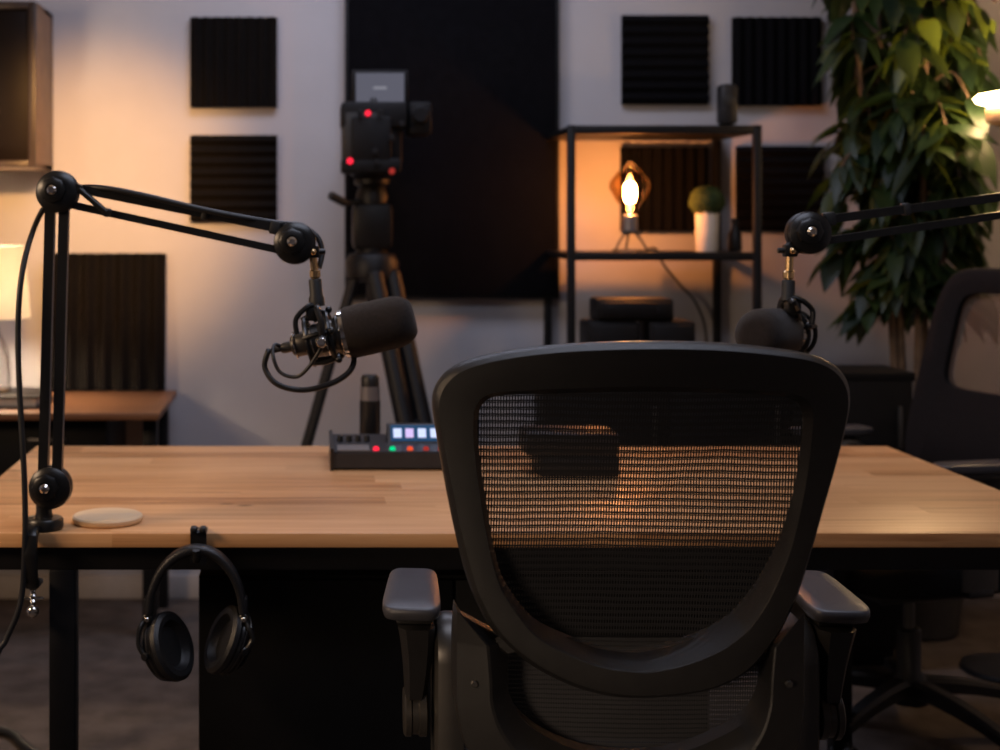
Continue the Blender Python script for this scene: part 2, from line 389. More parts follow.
# ------------------------------------------------------------------ wall cabinet, top left
xa, xb = PX(-95, 4.47), PX(37, 4.47); zt, zb = PZ(2, 4.47), PZ(168, 4.47)
t = thing('wall_cabinet', 'dark wooden wall cabinet with tall glass doors in the upper left corner', 'cabinet', ((xa + xb) / 2, Y1, zb))
b = B(); 
add_box(b, (xb - .009, (4.475 + Y1) / 2, (zt + zb) / 2), (.018, Y1 - 4.475, zt - zb), .002)
add_box(b, (xa + .009, (4.475 + Y1) / 2, (zt + zb) / 2), (.018, Y1 - 4.475, zt - zb), .002)
add_box(b, ((xa + xb) / 2, (4.475 + Y1) / 2, zt - .009), (xb - xa, Y1 - 4.475, .018), .002)
add_box(b, ((xa + xb) / 2, (4.475 + Y1) / 2, zb + .009), (xb - xa, Y1 - 4.475, .018), .002)
add_box(b, ((xa + xb) / 2, Y1 - .01, (zt + zb) / 2), (xb - xa, .015, zt - zb), .001)
obj('carcass', b, M['cab_side'], t)
for k in range(2):
    a0 = xa + (xb - xa) * k / 2 + .001; a1 = xa + (xb - xa) * (k + 1) / 2 - .001
    b = B()
    for xx in (a0 + .012, a1 - .012): add_box(b, (xx, 4.462, (zt + zb) / 2), (.024, .022, zt - zb), .003)
    for zz in (zt - .012, zb + .012): add_box(b, ((a0 + a1) / 2, 4.462, zz), (a1 - a0 - .046, .022, .024), .003)
    d = obj('door', b, M['cab_wood'], t)
    box_obj('pane', ((a0 + a1) / 2, 4.464, (zt + zb) / 2), (a1 - a0 - .046, .006, zt - zb - .046), M['dark_glass'], d, .001)
    b = B(); add_cyl(b, ((a1 if k == 0 else a0) + (-.02 if k == 0 else .02), 4.452, (zt + zb) / 2 - .03), ((a1 if k == 0 else a0) + (-.02 if k == 0 else .02), 4.452, (zt + zb) / 2 + .03), .004)
    obj('handle', b, M['gunmetal'], d)

# ------------------------------------------------------------------ sideboard with lamp
sx0, sx1, sy0, sy1, sz = -1.75, -.45, 4.14, 4.70, .717
t = thing('sideboard', 'low sideboard with warm brown wooden top on black frame by left wall', 'sideboard', ((sx0 + sx1) / 2, (sy0 + sy1) / 2, 0))
box_obj('tabletop', ((sx0 + sx1) / 2, (sy0 + sy1) / 2, sz - .011), (sx1 - sx0, sy1 - sy0, .022), M['sidewood'], t)
box_obj('body', ((sx0 - .14 + sx1) / 2, 4.47, .535), (sx1 - sx0 - .2, .42, .318), M['cabinet_black'], t, .004)
for k in range(3):
    w3 = (sx1 - sx0 - .2) / 3; cxk = sx0 + .03 + w3 * (k + .5)
    d = box_obj('drawer', (cxk, 4.252, .535), (w3 - .006, .016, .306), M['cabinet_black'], t, .003)
    box_obj('handle', (cxk, 4.24, .62), (.12, .012, .01), M['gunmetal'], d, .003)
for xx in (sx0 + .04, sx1 - .045):
    for yy in (4.31, 4.64):
        box_obj('leg', (xx, yy, .3475), (.045, .045, .695), M['black_metal'], t, .004)
# slab under the lamp
t = thing('book', 'thick dark closed book lying under the glowing table lamp', 'book', (-1.0, 4.36, sz))
box_obj('cover', (-1.0, 4.36, sz + .003), (.34, .25, .006), M['dark_plastic'], t, .001)
box_obj('cover', (-1.0, 4.36, sz + .033), (.34, .25, .006), M['dark_plastic'], t, .001)
box_obj('page_block', (-1.002, 4.362, sz + .018), (.325, .236, .024), M['paper'], t, .001)
# lamp
lx, ly, lz = PX(-6, 4.36), 4.36, sz + .036
t = thing('table_lamp', 'glowing table lamp with cream fabric shade at the left edge', 'lamp', (lx, ly, lz))
b = B(); add_lathe(b, [(.0, 0), (.045, 0), (.052, .012), (.054, .05), (.05, .10), (.034, .155), (.018, .19), (.014, .21), (.014, .222)], (lx, ly, lz), (0, 0, 1), cap=False); obj('base', b, M['clear_glass'], t)
b = B(); add_cyl(b, (lx, ly, lz + .001), (lx, ly, lz + .008), .05); add_cyl(b, (lx, ly, lz + .006), (lx, ly, lz + .225), .005); obj('stem', b, M['brass'], t)
b = B(); add_cyl(b, (lx, ly, lz + .22), (lx, ly, lz + .265), .017); obj('socket', b, M['brass'], t)
b = B(); add_sphere(b, (lx, ly, lz + .30), .034, 16, (1, 1, 1.15)); obj('bulb', b, M['bulb'], t)
zs0, zs1 = PZ(318, 4.36), PZ(246, 4.36)
b = B(); add_lathe(b, [(.113, 0), (.094, zs1 - zs0), (.092, zs1 - zs0), (.111, .001)], (lx, ly, zs0), (0, 0, 1), 40, cap=False); obj('lamp_shade', b, M['linen'], t)
b = B(); 
for k in range(3):
    a = k * 2 * PI / 3 + .4; add_cyl(b, (lx, ly, lz + .345), (lx + .093 * math.cos(a), ly + .093 * math.sin(a), zs1 - .004), .0018, seg=8)
obj('shade_ring', b, M['brass'], t)
# leaning ribbed panel standing on the sideboard
o, xx0, xx1, zz0, zz1 = foam_panel(41, 251, 163, 389.5, 4.62, 7, True, 'large ribbed charcoal foam panel leaning on the sideboard against the wall', M['acoustic_brown'], thick=.05, base=.03, group=None)
o.rotation_euler = (R(-4), 0, 0); o.location = ((xx0 + xx1) / 2, 4.695, sz + .001)

# ------------------------------------------------------------------ metal shelf
shx0, shx1, shy0, shy1 = PX(571, 4.3), PX(757, 4.3), 4.3, 4.725
zt, zm = 1.585, 1.193
t = thing('metal_shelf', 'open black metal shelf unit with a lit bulb, by the back wall', 'shelf', ((shx0 + shx1) / 2, 4.47, 0))
for xx in (shx0, shx1):
    for yy in (shy0, shy1):
        box_obj('post', (xx, yy, .82 if yy > 4.5 and xx < 1 else .793), (.024, .024, 1.64 if yy > 4.5 and xx < 1 else 1.586), M['black_metal'], t, .002)
for zz in (zt, zm, .80, .12):
    b = B(); yb = shy1 + .008 if zz == zt else 4.62
    add_box(b, ((shx0 + shx1) / 2, (shy0 + yb) / 2, zz - .011), (shx1 - shx0 - .025, yb - shy0, .018 if zz != zt else .022), .002)
    add_box(b, ((shx0 + shx1) / 2, shy0 - .001, zz - .013), (shx1 - shx0 - .025, .02, .026), .002)
    obj('shelf_board', b, M['black_metal'], t)
for xx in (shx0, shx1):
    for zz in (zt, zm, .8, .12): box_obj('side_rail', (xx, (shy0 + shy1) / 2, zz - .013), (.02, shy1 - shy0 - .025, .02), M['black_metal'], t, .002)
# small device on top
D = 4.45; cx = PX(727, D)
t = thing('desktop_speaker', 'small black upright speaker standing on top of the metal shelf', 'speaker', (cx, D, zt))
b = B(); add_box(b, (cx, D, zt + .077), (.056, .06, .13), .012); obj('body', b, M['dark_plastic'], t)
b = B(); add_lathe(b, [(0, 0), (.035, 0), (.035, .006), (.016, .012), (.014, .016), (0, .016)], (cx, D, zt), (0, 0, 1)); obj('base', b, M['gunmetal'], t)
b = B(); add_lathe(b, [(0, .004), (.014, .002), (.02, 0), (.022, 0), (.022, .003)], (cx, D - .033, zt + .09), (0, -1, 0), 24, cap=False); obj('driver', b, M['rubber'], t)
# bulb lamp
D = 4.42; cx = PX(630, D); z0 = zm - .002
t = thing('filament_lamp', 'small lamp with large amber bulb glowing on the middle shelf', 'lamp', (cx, D, z0))
b = B()
zso = PZ(232, D)
for a in (R(200), R(340), R(90)):
    pts = [(cx + .055 * math.cos(a), D + .055 * math.sin(a), z0 + .004), (cx + .04 * math.cos(a), D + .04 * math.sin(a), z0 + .03), (cx + .016 * math.cos(a), D + .016 * math.sin(a), zso)]
    add_tube(b, pts, .0035, 8)
add_tube(b, [(cx + .055 * math.cos(2 * PI * i / 16), D + .055 * math.sin(2 * PI * i / 16), z0 + .004) for i in range(16)], .0035, 8, 2, closed=True)
obj('base', b, M['gunmetal'], t)
b = B(); zs1 = PZ(214, D); add_lathe(b, [(0, 0), (.02, 0), (.024, .004), (.024, zs1 - zso - .006), (.017, zs1 - zso), (0, zs1 - zso)], (cx, D, zso), (0, 0, 1)); obj('socket', b, M['grey_band'], t)
b = B(); zb0 = zs1
add_lathe(b, [(.015, 0), (.02, .012), (.045, .045), (.066, .085), (.062, .105), (.038, .135), (.016, .158), (.006, .166), (0, .167)], (cx, D, zb0), (0, 0, 1), 32, cap=False); g = obj('bulb', b, M['amber_glass'], t)
b = B(); zf = PZ(193, D); add_lathe(b, [(0, -.032), (.012, -.030), (.018, -.020), (.020, .0), (.019, .018), (.014, .029), (.007, .034), (0, .035)], (cx, D, zf), (0, 0, 1), 20); obj('filament', b, M['filament'], t)
# lamp cord: over the rear of the shelf board and down
b = B(); add_tube(b, [(cx + .055, D + .01, z0 + .006), (PX(650, 4.6), 4.6, z0 + .006), (PX(657, 4.63), 4.635, z0 + .002), (PX(664, 4.66), 4.66, z0 - .05), (PX(680, 4.7), 4.70, PZ(285, 4.7)), (PX(697, 4.7), 4.70, PZ(305, 4.7)), (PX(707, 4.7), 4.70, PZ(345, 4.7)), (PX(706, 4.7), 4.70, .5), (PX(700, 4.7), 4.70, .2)], .0045, 8)
tag(obj('lamp_cord', b, M['cable']), 'dark lamp cord hanging from the middle shelf down the wall', 'cord')
# small potted ball plant
D = 4.44; cx = PX(707, D)
t = thing('potted_moss', 'small clipped green ball plant in a white pot on middle shelf', 'plant', (cx, D, zm - .002))
hp = PZ(211, D) - zm
b = B(); add_lathe(b, [(0, 0), (.033, 0), (.036, .004), (.037, hp), (.033, hp), (.032, hp - .012), (0, hp - .012)], (cx, D, zm - .002), (0, 0, 1)); obj('pot', b, M['pot'], t)
b = B(); bmesh.ops.create_icosphere(b, subdivisions=5, radius=.052)
for v in b.verts:
    q = v.co.normalized(); v.co = q * (.052 + .006 * math.sin(q.x * 31 + q.z * 17) * math.sin(q.y * 29 + q.x * 11) + rnd.uniform(-.004, .004)); v.co.z *= .95
    v.co += Vector((cx, D, zm + hp + .03))
obj('foliage', b, M['moss'], t, angle=180)
D = 4.5; cx = PX(735, D)
t = thing('small_bottle', 'small dark bottle beside the white pot at the shelf end', 'bottle', (cx, D, zm - .002))
b = B(); add_lathe(b, [(0, 0), (.02, 0), (.022, .004), (.022, .055), (.012, .075), (.010, .09), (0, .09)], (cx, D, zm - .002), (0, 0, 1)); obj('body', b, M['dark_plastic'], t)
b = B(); add_cyl(b, (cx, D, zm + .088), (cx, D, zm + .105), .012); obj('cap', b, M['rubber'], t)

# ------------------------------------------------------------------ low black cabinet behind the desk and boxes on it
cx0, cx1, cy0, cy1, cz = PX(548, 3.95), PX(914, 3.97), 3.97, 4.19, .856
t = thing('low_cabinet', 'long low matt black cabinet standing behind the desk', 'cabinet', ((cx0 + cx1) / 2, (cy0 + cy1) / 2, 0))
box_obj('body', ((cx0 + cx1) / 2, (cy0 + cy1) / 2 + .008, (cz - .025 + .06) / 2), (cx1 - cx0, cy1 - cy0 - .02, cz - .025 - .06), M['cabinet_black'], t, .003)
box_obj('cabinet_top', ((cx0 + cx1) / 2, (cy0 + cy1) / 2, cz - .0125), (cx1 - cx0 + .01, cy1 - cy0, .025), M['cabinet_black'], t, .003)
box_obj('plinth', ((cx0 + cx1) / 2, (cy0 + cy1) / 2 + .02, .03), (cx1 - cx0 - .06, cy1 - cy0 - .08, .06), M['cabinet_black'], t, .003)
for k in range(3):
    w3 = (cx1 - cx0) / 3; c = cx0 + w3 * (k + .5)
    d = box_obj('door', (c, cy0 + .009, .455), (w3 - .006, .016, .77), M['cabinet_black'], t, .003)
    box_obj('handle', (c + w3 * .38, cy0 - .006, .7), (.01, .014, .12), M['gunmetal'], d, .003)
def gear(px0, px1, py0, py1, D, dep, label, name, z=None):
    x0, x1 = PX(px0, D), PX(px1, D); z1 = PZ(py0, D); z0 = z if z is not None else PZ(py1, D)
    t = thing(name, label, 'equipment box', ((x0 + x1) / 2, D + dep / 2, z0), group=None)
    b = B(); add_box(b, ((x0 + x1) / 2, D + dep / 2 + .005, (z0 + z1) / 2), (x1 - x0, dep - .01, z1 - z0), .008); obj('case', b, M['cam_black'], t)
    b = B(); add_box(b, ((x0 + x1) / 2, D + .003, (z0 + z1) / 2), (x1 - x0 - .02, .012, z1 - z0 - .02), .004); obj('front_panel', b, M['cam_black'], t)
    for s in (-1, 1):
        b = B(); add_cyl(b, ((x0 + x1) / 2 + s * (x1 - x0) * .32, D - .006, z0 + (z1 - z0) * .5), ((x0 + x1) / 2 + s * (x1 - x0) * .32, D + .0, z0 + (z1 - z0) * .5), .012)
        obj('knob', b, M['cam_black'], t)
    return z1
gear(589, 641, 322, 0, 4.0, .15, 'squat black equipment box on the cabinet, left one under the wide box', 'equipment_box', cz)
gear(650, 697, 322, 0, 4.0, .15, 'squat black equipment box on the cabinet, right one under the wide box', 'equipment_box', cz)
gear(598, 675, 299, 0, 4.01, .13, 'wide black equipment box lying across two smaller boxes inside the shelf view', 'equipment_box', PZ(322, 4.0))

# ------------------------------------------------------------------ video camera on tripod
D = 4.3; cx = PX(372, D)
t = thing('tripod', 'tall black tripod carrying the video camera before the black panel', 'tripod', (cx, D, 0))
ztop = PZ(262, D)
b = B(); add_lathe(b, [(0, 0), (.06, 0), (.08, .015), (.085, .06), (.07, .085), (.05, .09), (.05, .12), (0, .12)], (cx, D, ztop - .06), (0, 0, 1)); obj('spider', b, M['black_metal'], t)
b = B(); add_cyl(b, (cx, D, PZ(322, D)), (cx, D, PZ(250, D)), .017); add_box(b, (cx, D, (PZ(250, D) + PZ(203, D)) / 2), (.125, .11, PZ(203, D) - PZ(250, D)), .02); obj('center_column', b, M['black_metal'], t)
feet = [(PX(252, D), D - .12, 0), (cx + .25, D - .38, 0), (cx + .24, D + .30, 0)]
for (fx, fy, fz), lr in zip(feet, (.012, .029, .012)):
    dirv = Vector((fx - cx, fy - D, 0)).normalized(); side = Vector((-dirv.y, dirv.x, 0))
    top = Vector((cx, D, ztop - .03)) + dirv * .055; foot = Vector((fx, fy, .012)); mid = top.lerp(foot, .52)
    b = B()
    for s in (-1, 1): add_cyl(b, top + side * (lr + .004) * s, mid + side * (lr + .004) * s, lr, seg=14)
    add_box(b, mid, (.03 + lr * 3.2, .03 + lr, .06), .008, Matrix.Rotation(math.atan2(side.y, side.x), 4, 'Z'))
    add_cyl(b, mid.lerp(top, .25), foot, .010 + lr * .35, seg=14)
    lg = obj('leg', b, M['black_metal'], t)
    b = B(); add_sphere(b, foot + Vector((0, 0, .012)), .024, 14); obj('foot', b, M['rubber'], lg)
for fx, fy, fz in feet:
    dirv = Vector((fx - cx, fy - D, 0)).normalized(); foot = Vector((fx, fy, 0)); top = Vector((cx, D, ztop))
    b = B(); add_cyl(b, (cx, D, .40), top.lerp(foot, .62), .007, seg=8); obj('spreader', b, M['black_metal'], t)
b = B(); zh = PZ(205, D); add_lathe(b, [(0, 0), (.03, 0), (.045, .012), (.05, .05), (.04, .075), (.055, .085), (.055, .10), (0, .10)], (cx, D, zh - .02), (0, 0, 1)); add_box(b, (cx, D, zh + .105), (.13, .1, .03), .006); hd = obj('fluid_head', b, M['black_metal'], t)
b = B(); add_tube(b, [(cx, D + .0, zh + .03), (PX(350, D), D - .05, PZ(203, D)), (PX(333, 4.2), 4.2, PZ(196, 4.2))], .008, 10); add_cyl(b, (PX(345, 4.22), 4.22, PZ(203, 4.22)), (PX(330, 4.19), 4.19, PZ(195, 4.19)), .013); obj('pan_handle', b, M['rubber'], t)
zc0 = zh + .121
t = thing('video_camera', 'black video camera with small lit top screen and red lights', 'camera', (cx, D, zc0))
zb0, zb1 = zc0, PZ(112, D)
b = B(); add_box(b, (cx, D, (zb0 + zb1) / 2), (.17, .26, zb1 - zb0), .012); add_box(b, (cx - .0, D - .09, zb1 - .02), (.20, .12, .08), .012); obj('body', b, M['cam_black'], t)
b = B(); add_box(b, (PX(417, D), D - .06, PZ(121, D)), (.07, .14, .10), .012); add_cyl(b, (PX(417, D), D - .125, PZ(118, D)), (PX(417, D), D - .15, PZ(118, D)), .026); obj('viewfinder', b, M['cam_black'], t)
b = B(); add_lathe(b, [(.05, 0), (.05, .1), (.06, .11), (.06, .2), (.055, .2), (.05, .15), (0, .15)], (cx, D + .12, (zb0 + zb1) / 2), (0, 1, 0), 28); obj('lens', b, M['black_satin'], t)
b = B(); add_tube(b, [(cx, D - .09, zb1 - .0), (cx, D - .09, zb1 + .03), (cx, D + .08, zb1 + .035), (cx, D + .09, zb1)], .012, 10); obj('top_handle', b, M['rubber'], t)
b = B(); add_box(b, (cx - .03, D - .06, (zb0 + zb1) / 2 - .0), (.13, .18, .16), .01); obj('battery', b, M['rubber'], t)
b = B(); zq0, zq1 = PZ(103, 4.2), PZ(73, 4.2); mx = PX(380, 4.2)
add_box(b, (mx, 4.21, (zq0 + zq1) / 2), (.172, .02, zq1 - zq0 + .02), .005); add_cyl(b, (mx, 4.215, zq0 - .05), (mx, 4.215, zq0), .01); mon = obj('monitor', b, M['cam_black'], t)
b = B(); add_box(b, (mx, 4.199, (zq0 + zq1) / 2), (.146, .004, zq1 - zq0), .0); obj('screen', b, M['grey_screen'], mon)
b = B(); add_box(b, (mx, 4.1965, (zq0 + zq1) / 2), (.04, .002, .008), .0); obj('screen_mark', b, M['screen_mark'], mon)
for (qx, qy, m_, r_) in ((368, 113, 'red_led', .0085), (350, 161, 'red_led', .0095), (392, 171, 'dim_led', .009)):
    b = B(); add_lathe(b, [(r_, .02), (r_, .004), (r_ * .7, 0), (0, -.002)], (PX(qx, 4.14), 4.135, PZ(qy, 4.14)), (0, 1, 0), 16, cap=False); obj('tally_light', b, M[m_], t)
b = B(); add_box(b, (PX(371, 4.17), 4.19, PZ(166, 4.17)), (.18, .10, .045), .008); add_box(b, (PX(371, 4.17), 4.19, PZ(140, 4.17)), (.12, .1, .14), .01); obj('rear_plate', b, M['cam_black'], t)
for qx, qy in ((360, 113), (380, 112), (402, 124), (375, 152), (377, 163), (392, 138)):
    b = B(); add_cyl(b, (PX(qx, 4.14), 4.143, PZ(qy, 4.14)), (PX(qx, 4.14), 4.128, PZ(qy, 4.14)), .009, seg=14); obj('control_knob', b, M['black_satin'], t)

# ------------------------------------------------------------------ big leafy plant
D = 4.38; cx = PX(914, D)
t = thing('ficus_tree', 'tall leafy green indoor plant reaching the ceiling beside the right lamp', 'plant', (cx, D, 0))
b = B(); add_lathe(b, [(0, 0), (.12, 0), (.13, .01), (.165, .32), (.165, .34), (.15, .34), (.148, .30), (0, .30)], (cx, D, 0), (0, 0, 1), 36); obj('pot', b, M['planter'], t)
b = B(); add_lathe(b, [(0, .012), (.1, .01), (.147, 0)], (cx, D, .295), (0, 0, 1), 24, cap=False); obj('soil', b, M['soil'], t)
tb = B(); lf = B()
def leaf(bm, p, d, ln, w, roll=0.0, droop=.5):
    d = Vector(d).normalized(); x, y, _ = frame_of(d)
    side = (x * math.cos(roll) + y * math.sin(roll)).normalized(); nrm = d.cross(side).normalized()
    rows = []; k = 6
    for i in range(k + 1):
        s = i / k
        ww = w * .5 * (math.sin(PI * min(1, s * 1.02 + .02)) ** .75) * (1 - .35 * s) * 1.15 if 0 < i < k else w * .02
        c = Vector(p) + d * (ln * s) + Vector((0, 0, -1)) * (droop * ln * s * s * .6)
        up = nrm * (.22 * ww)
        rows.append((bm.verts.new(c + side * ww + up), bm.verts.new(c), bm.verts.new(c - side * ww + up)))
    for a, c in zip(rows, rows[1:]):
        bm.faces.new((a[0], a[1], c[1], c[0])); bm.faces.new((a[1], a[2], c[2], c[1]))
stems = []
for (ox, oy, tx, ty, tz) in ((-.03, 0, -.10, .02, 2.35), (.03, .02, .05, .0, 2.5), (.0, -.03, -.02, -.12, 2.3), (.04, -.02, .12, -.08, 2.2), (-.045, .0, -.2, -.05, 2.15)):
    pts = [(cx + ox, D + oy, .29), (cx + ox * 1.3, D + oy, .8), (cx + ox + tx * .25, D + oy + ty * .3, 1.2), (cx + ox + tx * .7, D + oy + ty * .7, 1.75), (cx + tx * 1.1, D + ty, tz)]
    add_tube(tb, pts, lambda s: .017 * (1 - .65 * s), 10, 6); stems.append(catmull(pts, 10))
obj('trunk', tb, M['bark'], t)
tw = B()
ymax = Y1 - .05
def clampleaf(p): return p.y < ymax and p.z < H - .05
cnt = 0
for k in range(190):
    st = stems[k % len(stems)]; s = .42 + .58 * (k / 190) ** .8; p0 = st[min(int(s * (len(st) - 1)), len(st) - 1)].copy()
    a = rnd.uniform(0, 2 * PI); zrel = (p0.z - 1.0) / 1.3
    reach = rnd.uniform(.08, .27) * (.55 + .6 * max(0, min(1, zrel)))
    el = rnd.uniform(.0, .5)
    d = Vector((math.cos(a) * 1.05, math.sin(a) * .85, el)).normalized()
    p1 = p0 + d * reach * .6 + Vector((0, 0, .02)); p2 = p0 + d * reach + Vector((0, 0, -.05 - reach * .2))
    if p2.y > ymax - .08 or p1.y > ymax - .08: continue
    if p2.x > PX(982, D) or p2.x < PX(822, D): continue
    add_tube(tw, [p0, p1, p2], .0035, 6, 4)
    cp = catmull([p0, p1, p2], 5)
    for j, q in enumerate(cp[2:]):
        for sgn in (-1, 1):
            if rnd.random() < .45: continue
            tang = (p2 - p0).normalized(); sd = Vector((-tang.y, tang.x, 0)).normalized()
            dd = tang * rnd.uniform(.2, .9) + sd * sgn * rnd.uniform(.3, 1.0) + Vector((0, 0, rnd.uniform(-1.1, .15)))
            ln = rnd.uniform(.09, .155)
            if q.y + dd.normalized().y * ln > ymax: continue
            tip = q + dd.normalized() * ln
            if tip.x < PX(806, tip.y): continue
            if tip.x > PX(985, D) or (tip.x > PX(955, D) and tip.y < 4.16): continue
            leaf(lf, q, dd, ln, ln * rnd.uniform(.38, .5), rnd.uniform(-.5, .5), rnd.uniform(.2, .8)); cnt += 1
obj('branches', tw, M['bark'], t)
obj('foliage', lf, M['leaf'], t, angle=180)

# ------------------------------------------------------------------ right floor lamp
D = 3.97; cx = PX(1011, D); zd = PZ(100, D)
t = thing('floor_lamp', 'floor lamp with bright glowing dish head at the right edge', 'lamp', (cx, D, 0))
b = B(); add_lathe(b, [(0, 0), (.13, 0), (.135, .006), (.13, .016), (.02, .024), (0, .024)], (cx, D, 0), (0, 0, 1), 36); obj('base', b, M['black_metal'], t)
b = B(); add_cyl(b, (cx, D, .02), (cx, D, zd - .075), .011); obj('pole', b, M['brass'], t)
b = B(); add_lathe(b, [(0, 0), (.02, 0), (.06, .012), (.066, .02), (.066, .055), (.06, .06), (0, .06)], (cx, D, zd - .078), (0, 0, 1), 36); obj('collar', b, M['shade_inner'], t)
b = B(); add_lathe(b, [(0, 0), (.06, .001), (.09, .012), (.096, .022), (.085, .032), (.05, .038), (0, .04)], (cx, D, zd - .016), (0, 0, 1), 36); obj('glowing_dish', b, M['dish'], t)

# ------------------------------------------------------------------ desk
dx0, dx1, dy0, dy1, dz = -.657, 1.386, 2.405, 3.335, .75
t = thing('desk', 'large wooden desk with black metal frame across the room', 'desk', ((dx0 + dx1) / 2, (dy0 + dy1) / 2, 0))
b = B(); add_box(b, ((dx0 + dx1) / 2, (dy0 + dy1) / 2, dz - .0125), (dx1 - dx0, dy1 - dy0, .025), .0018)
bmesh.ops.translate(b, vec=Vector((0, 0, 0)), verts=b.verts); obj('desktop', b, M['desk'], t)
WMd = WM[t.name]
for yy in (dy0 + .03, dy1 - .04):
    box_obj('apron', ((dx0 + dx1) / 2 - .01, yy, dz - .0255 - .021), (dx1 - dx0 - .22, .03, .042), M['black_metal'], t, .002)
for xx in (dx0 + .12, dx1 - .13):
    box_obj('cross_rail', (xx, (dy0 + dy1) / 2, dz - .0255 - .02), (.03, dy1 - dy0 - .1, .04), M['black_metal'], t, .002)
for xx, yy in ((-.432, dy0 + .035), (-.592, dy1 - .04), (dx1 - .13, dy0 + .035), (dx1 - .13, dy1 - .04)):
        box_obj('leg', (xx, yy, (dz - .067) / 2), (.045, .045, dz - .067), M['black_metal'], t, .003)
# knot coordinates live in the desktop's own frame: shift the texture by the empty's location
for n in M['desk'].node_tree.nodes:
    if n.type == 'VECT_MATH' and n.operation == 'SUBTRACT':
        v = n.inputs[1].default_value; n.inputs[1].default_value = (v[0] - (dx0 + dx1) / 2, v[1] - (dy0 + dy1) / 2, 0)

# pedestal under the desk
t = thing('pedestal_cabinet', 'wide plain black cabinet standing under the desk behind the hanging headphones', 'cabinet', (.26, 2.78, 0))
px0, px1 = PX(198, 2.5), .72
box_obj('body', ((px0 + px1) / 2, 2.79, .345), (px1 - px0, .55, .61), M['cabinet_black'], t, .003)
box_obj('plinth', ((px0 + px1) / 2, 2.79, .02), (px1 - px0 - .04, .5, .04), M['cabinet_black'], t, .002)
for k in range(2):
    w2 = (px1 - px0) / 2; c = px0 + w2 * (k + .5)
    d = box_obj('door', (c, 2.506, .345), (w2 - .004, .016, .60), M['cabinet_black'], t, .003)

# coaster
c = P(107.5, 517, 2.50); c.z = dz
b = B(); add_lathe(b, [(0, 0), (.059, 0), (.062, .002), (.063, .005), (.063, .010), (.060, .0125), (0, .0128)], c, (0, 0, 1), 48)
tag(center(obj('coaster', b, M['coaster'])), 'round pale wooden coaster on the desk by the left microphone arm', 'coaster')

# ------------------------------------------------------------------ mixer
mx0, my0 = PX(332, 3.008), 3.008; mx1 = mx0 + .30; my1 = 3.20
t = thing('audio_mixer', 'low charcoal audio mixer with coloured buttons and lit display on desk', 'mixer', ((mx0 + mx1) / 2, (my0 + my1) / 2, dz))
hf, hb = .040, .050
b = B(); add_prism(b, [(mx0, my0, dz + .003), (mx0, my0, dz + hf), (mx0, my1, dz + hb), (mx0, my1, dz + .003)], (mx1 - mx0, 0, 0))
bmesh.ops.bevel(b, geom=list(b.edges), offset=.003, segments=2, affect='EDGES'); obj('body', b, M['mixer_body'], t)
for xx in (mx0 + .0, mx1 - .0):
    b = B(); add_prism(b, [(xx - .004, my0 - .004, dz), (xx - .004, my0 - .004, dz + hf + .008), (xx - .004, my1 + .004, dz + hb + .008), (xx - .004, my1 + .004, dz)], (.008, 0, 0)); obj('side_cheek', b, M['black_satin'], t)
def topz(y): return dz + hf + (hb - hf) * (y - my0) / (my1 - my0)
b = B(); add_prism(b, [(mx0 + .012, my0 + .006, topz(my0 + .006) + .0), (mx0 + .012, my0 + .06, topz(my0 + .06) + .0), (mx0 + .012, my0 + .06, topz(my0 + .06) + .003), (mx0 + .012, my0 + .006, topz(my0 + .006) + .003)], (.07, 0, 0)); obj('grey_pad', b, M['mixer_plate'], t)
for q, mm in ((376, 'red_led'), (392.5, 'green_led'), (410, 'orange_led'), (426, 'dim_led'), (441, 'dim_led')):
    xx = PX(q, 3.03); zz = topz(my0 + .02)
    b = B(); add_lathe(b, [(0, .008), (.0045, .0075), (.0062, .005), (.0065, 0)], (xx, my0 + .02, zz), (0, 0, 1), 20, cap=False); obj('button', b, M[mm], t)
for i in range(4):
    xx = mx0 + .02 + i * .02; yy = my0 + .11
    b = B(); add_cyl(b, (xx, yy, topz(yy)), (xx, yy, topz(yy) + .014), .007, .006, seg=16); obj('knob', b, M['rubber'], t)
dX0, dX1 = PX(387, 3.12), mx1 - .012
zc1 = PZ(424, 3.13)
b = B(); add_prism(b, [(dX0, 3.10, topz(3.1) - .002), (dX0, 3.128, zc1), (dX0, 3.145, zc1), (dX0, 3.16, topz(3.16) - .002)], (dX1 - dX0, 0, 0)); bmesh.ops.bevel(b, geom=list(b.edges), offset=.002, segments=1, affect='EDGES'); dp = obj('display', b, M['mixer_body'], t)
zA, zB = topz(3.1), zc1; nrm = Vector((0, -(zB - zA), .028)).normalized()
b = B(); yA = 3.10
def onface(x, s, off): 
    return Vector((x, 3.10 + .028 * s, zA + (zB - zA) * s)) + nrm * off
b = B(); add_prism(b, [onface(dX0 + .008, .10, .0006), onface(dX1 - .008, .10, .0006), onface(dX1 - .008, .93, .0006), onface(dX0 + .008, .93, .0006)], nrm * .0012); obj('screen', b, M['blue_screen'], dp)
for i, q in enumerate((397.5, 409.5, 422, 434.5, 447)):
    xc = PX(q, 3.11)
    b = B(); add_prism(b, [onface(xc - .009, .26, .002), onface(xc + .009, .26, .002), onface(xc + .009, .74, .002), onface(xc - .009, .74, .002)], nrm * .0015); bmesh.ops.bevel(b, geom=list(b.edges), offset=.0006, segments=1, affect='EDGES')
    obj('lit_key', b, M['key_lilac' if i in (1,) else 'key_white'], dp)

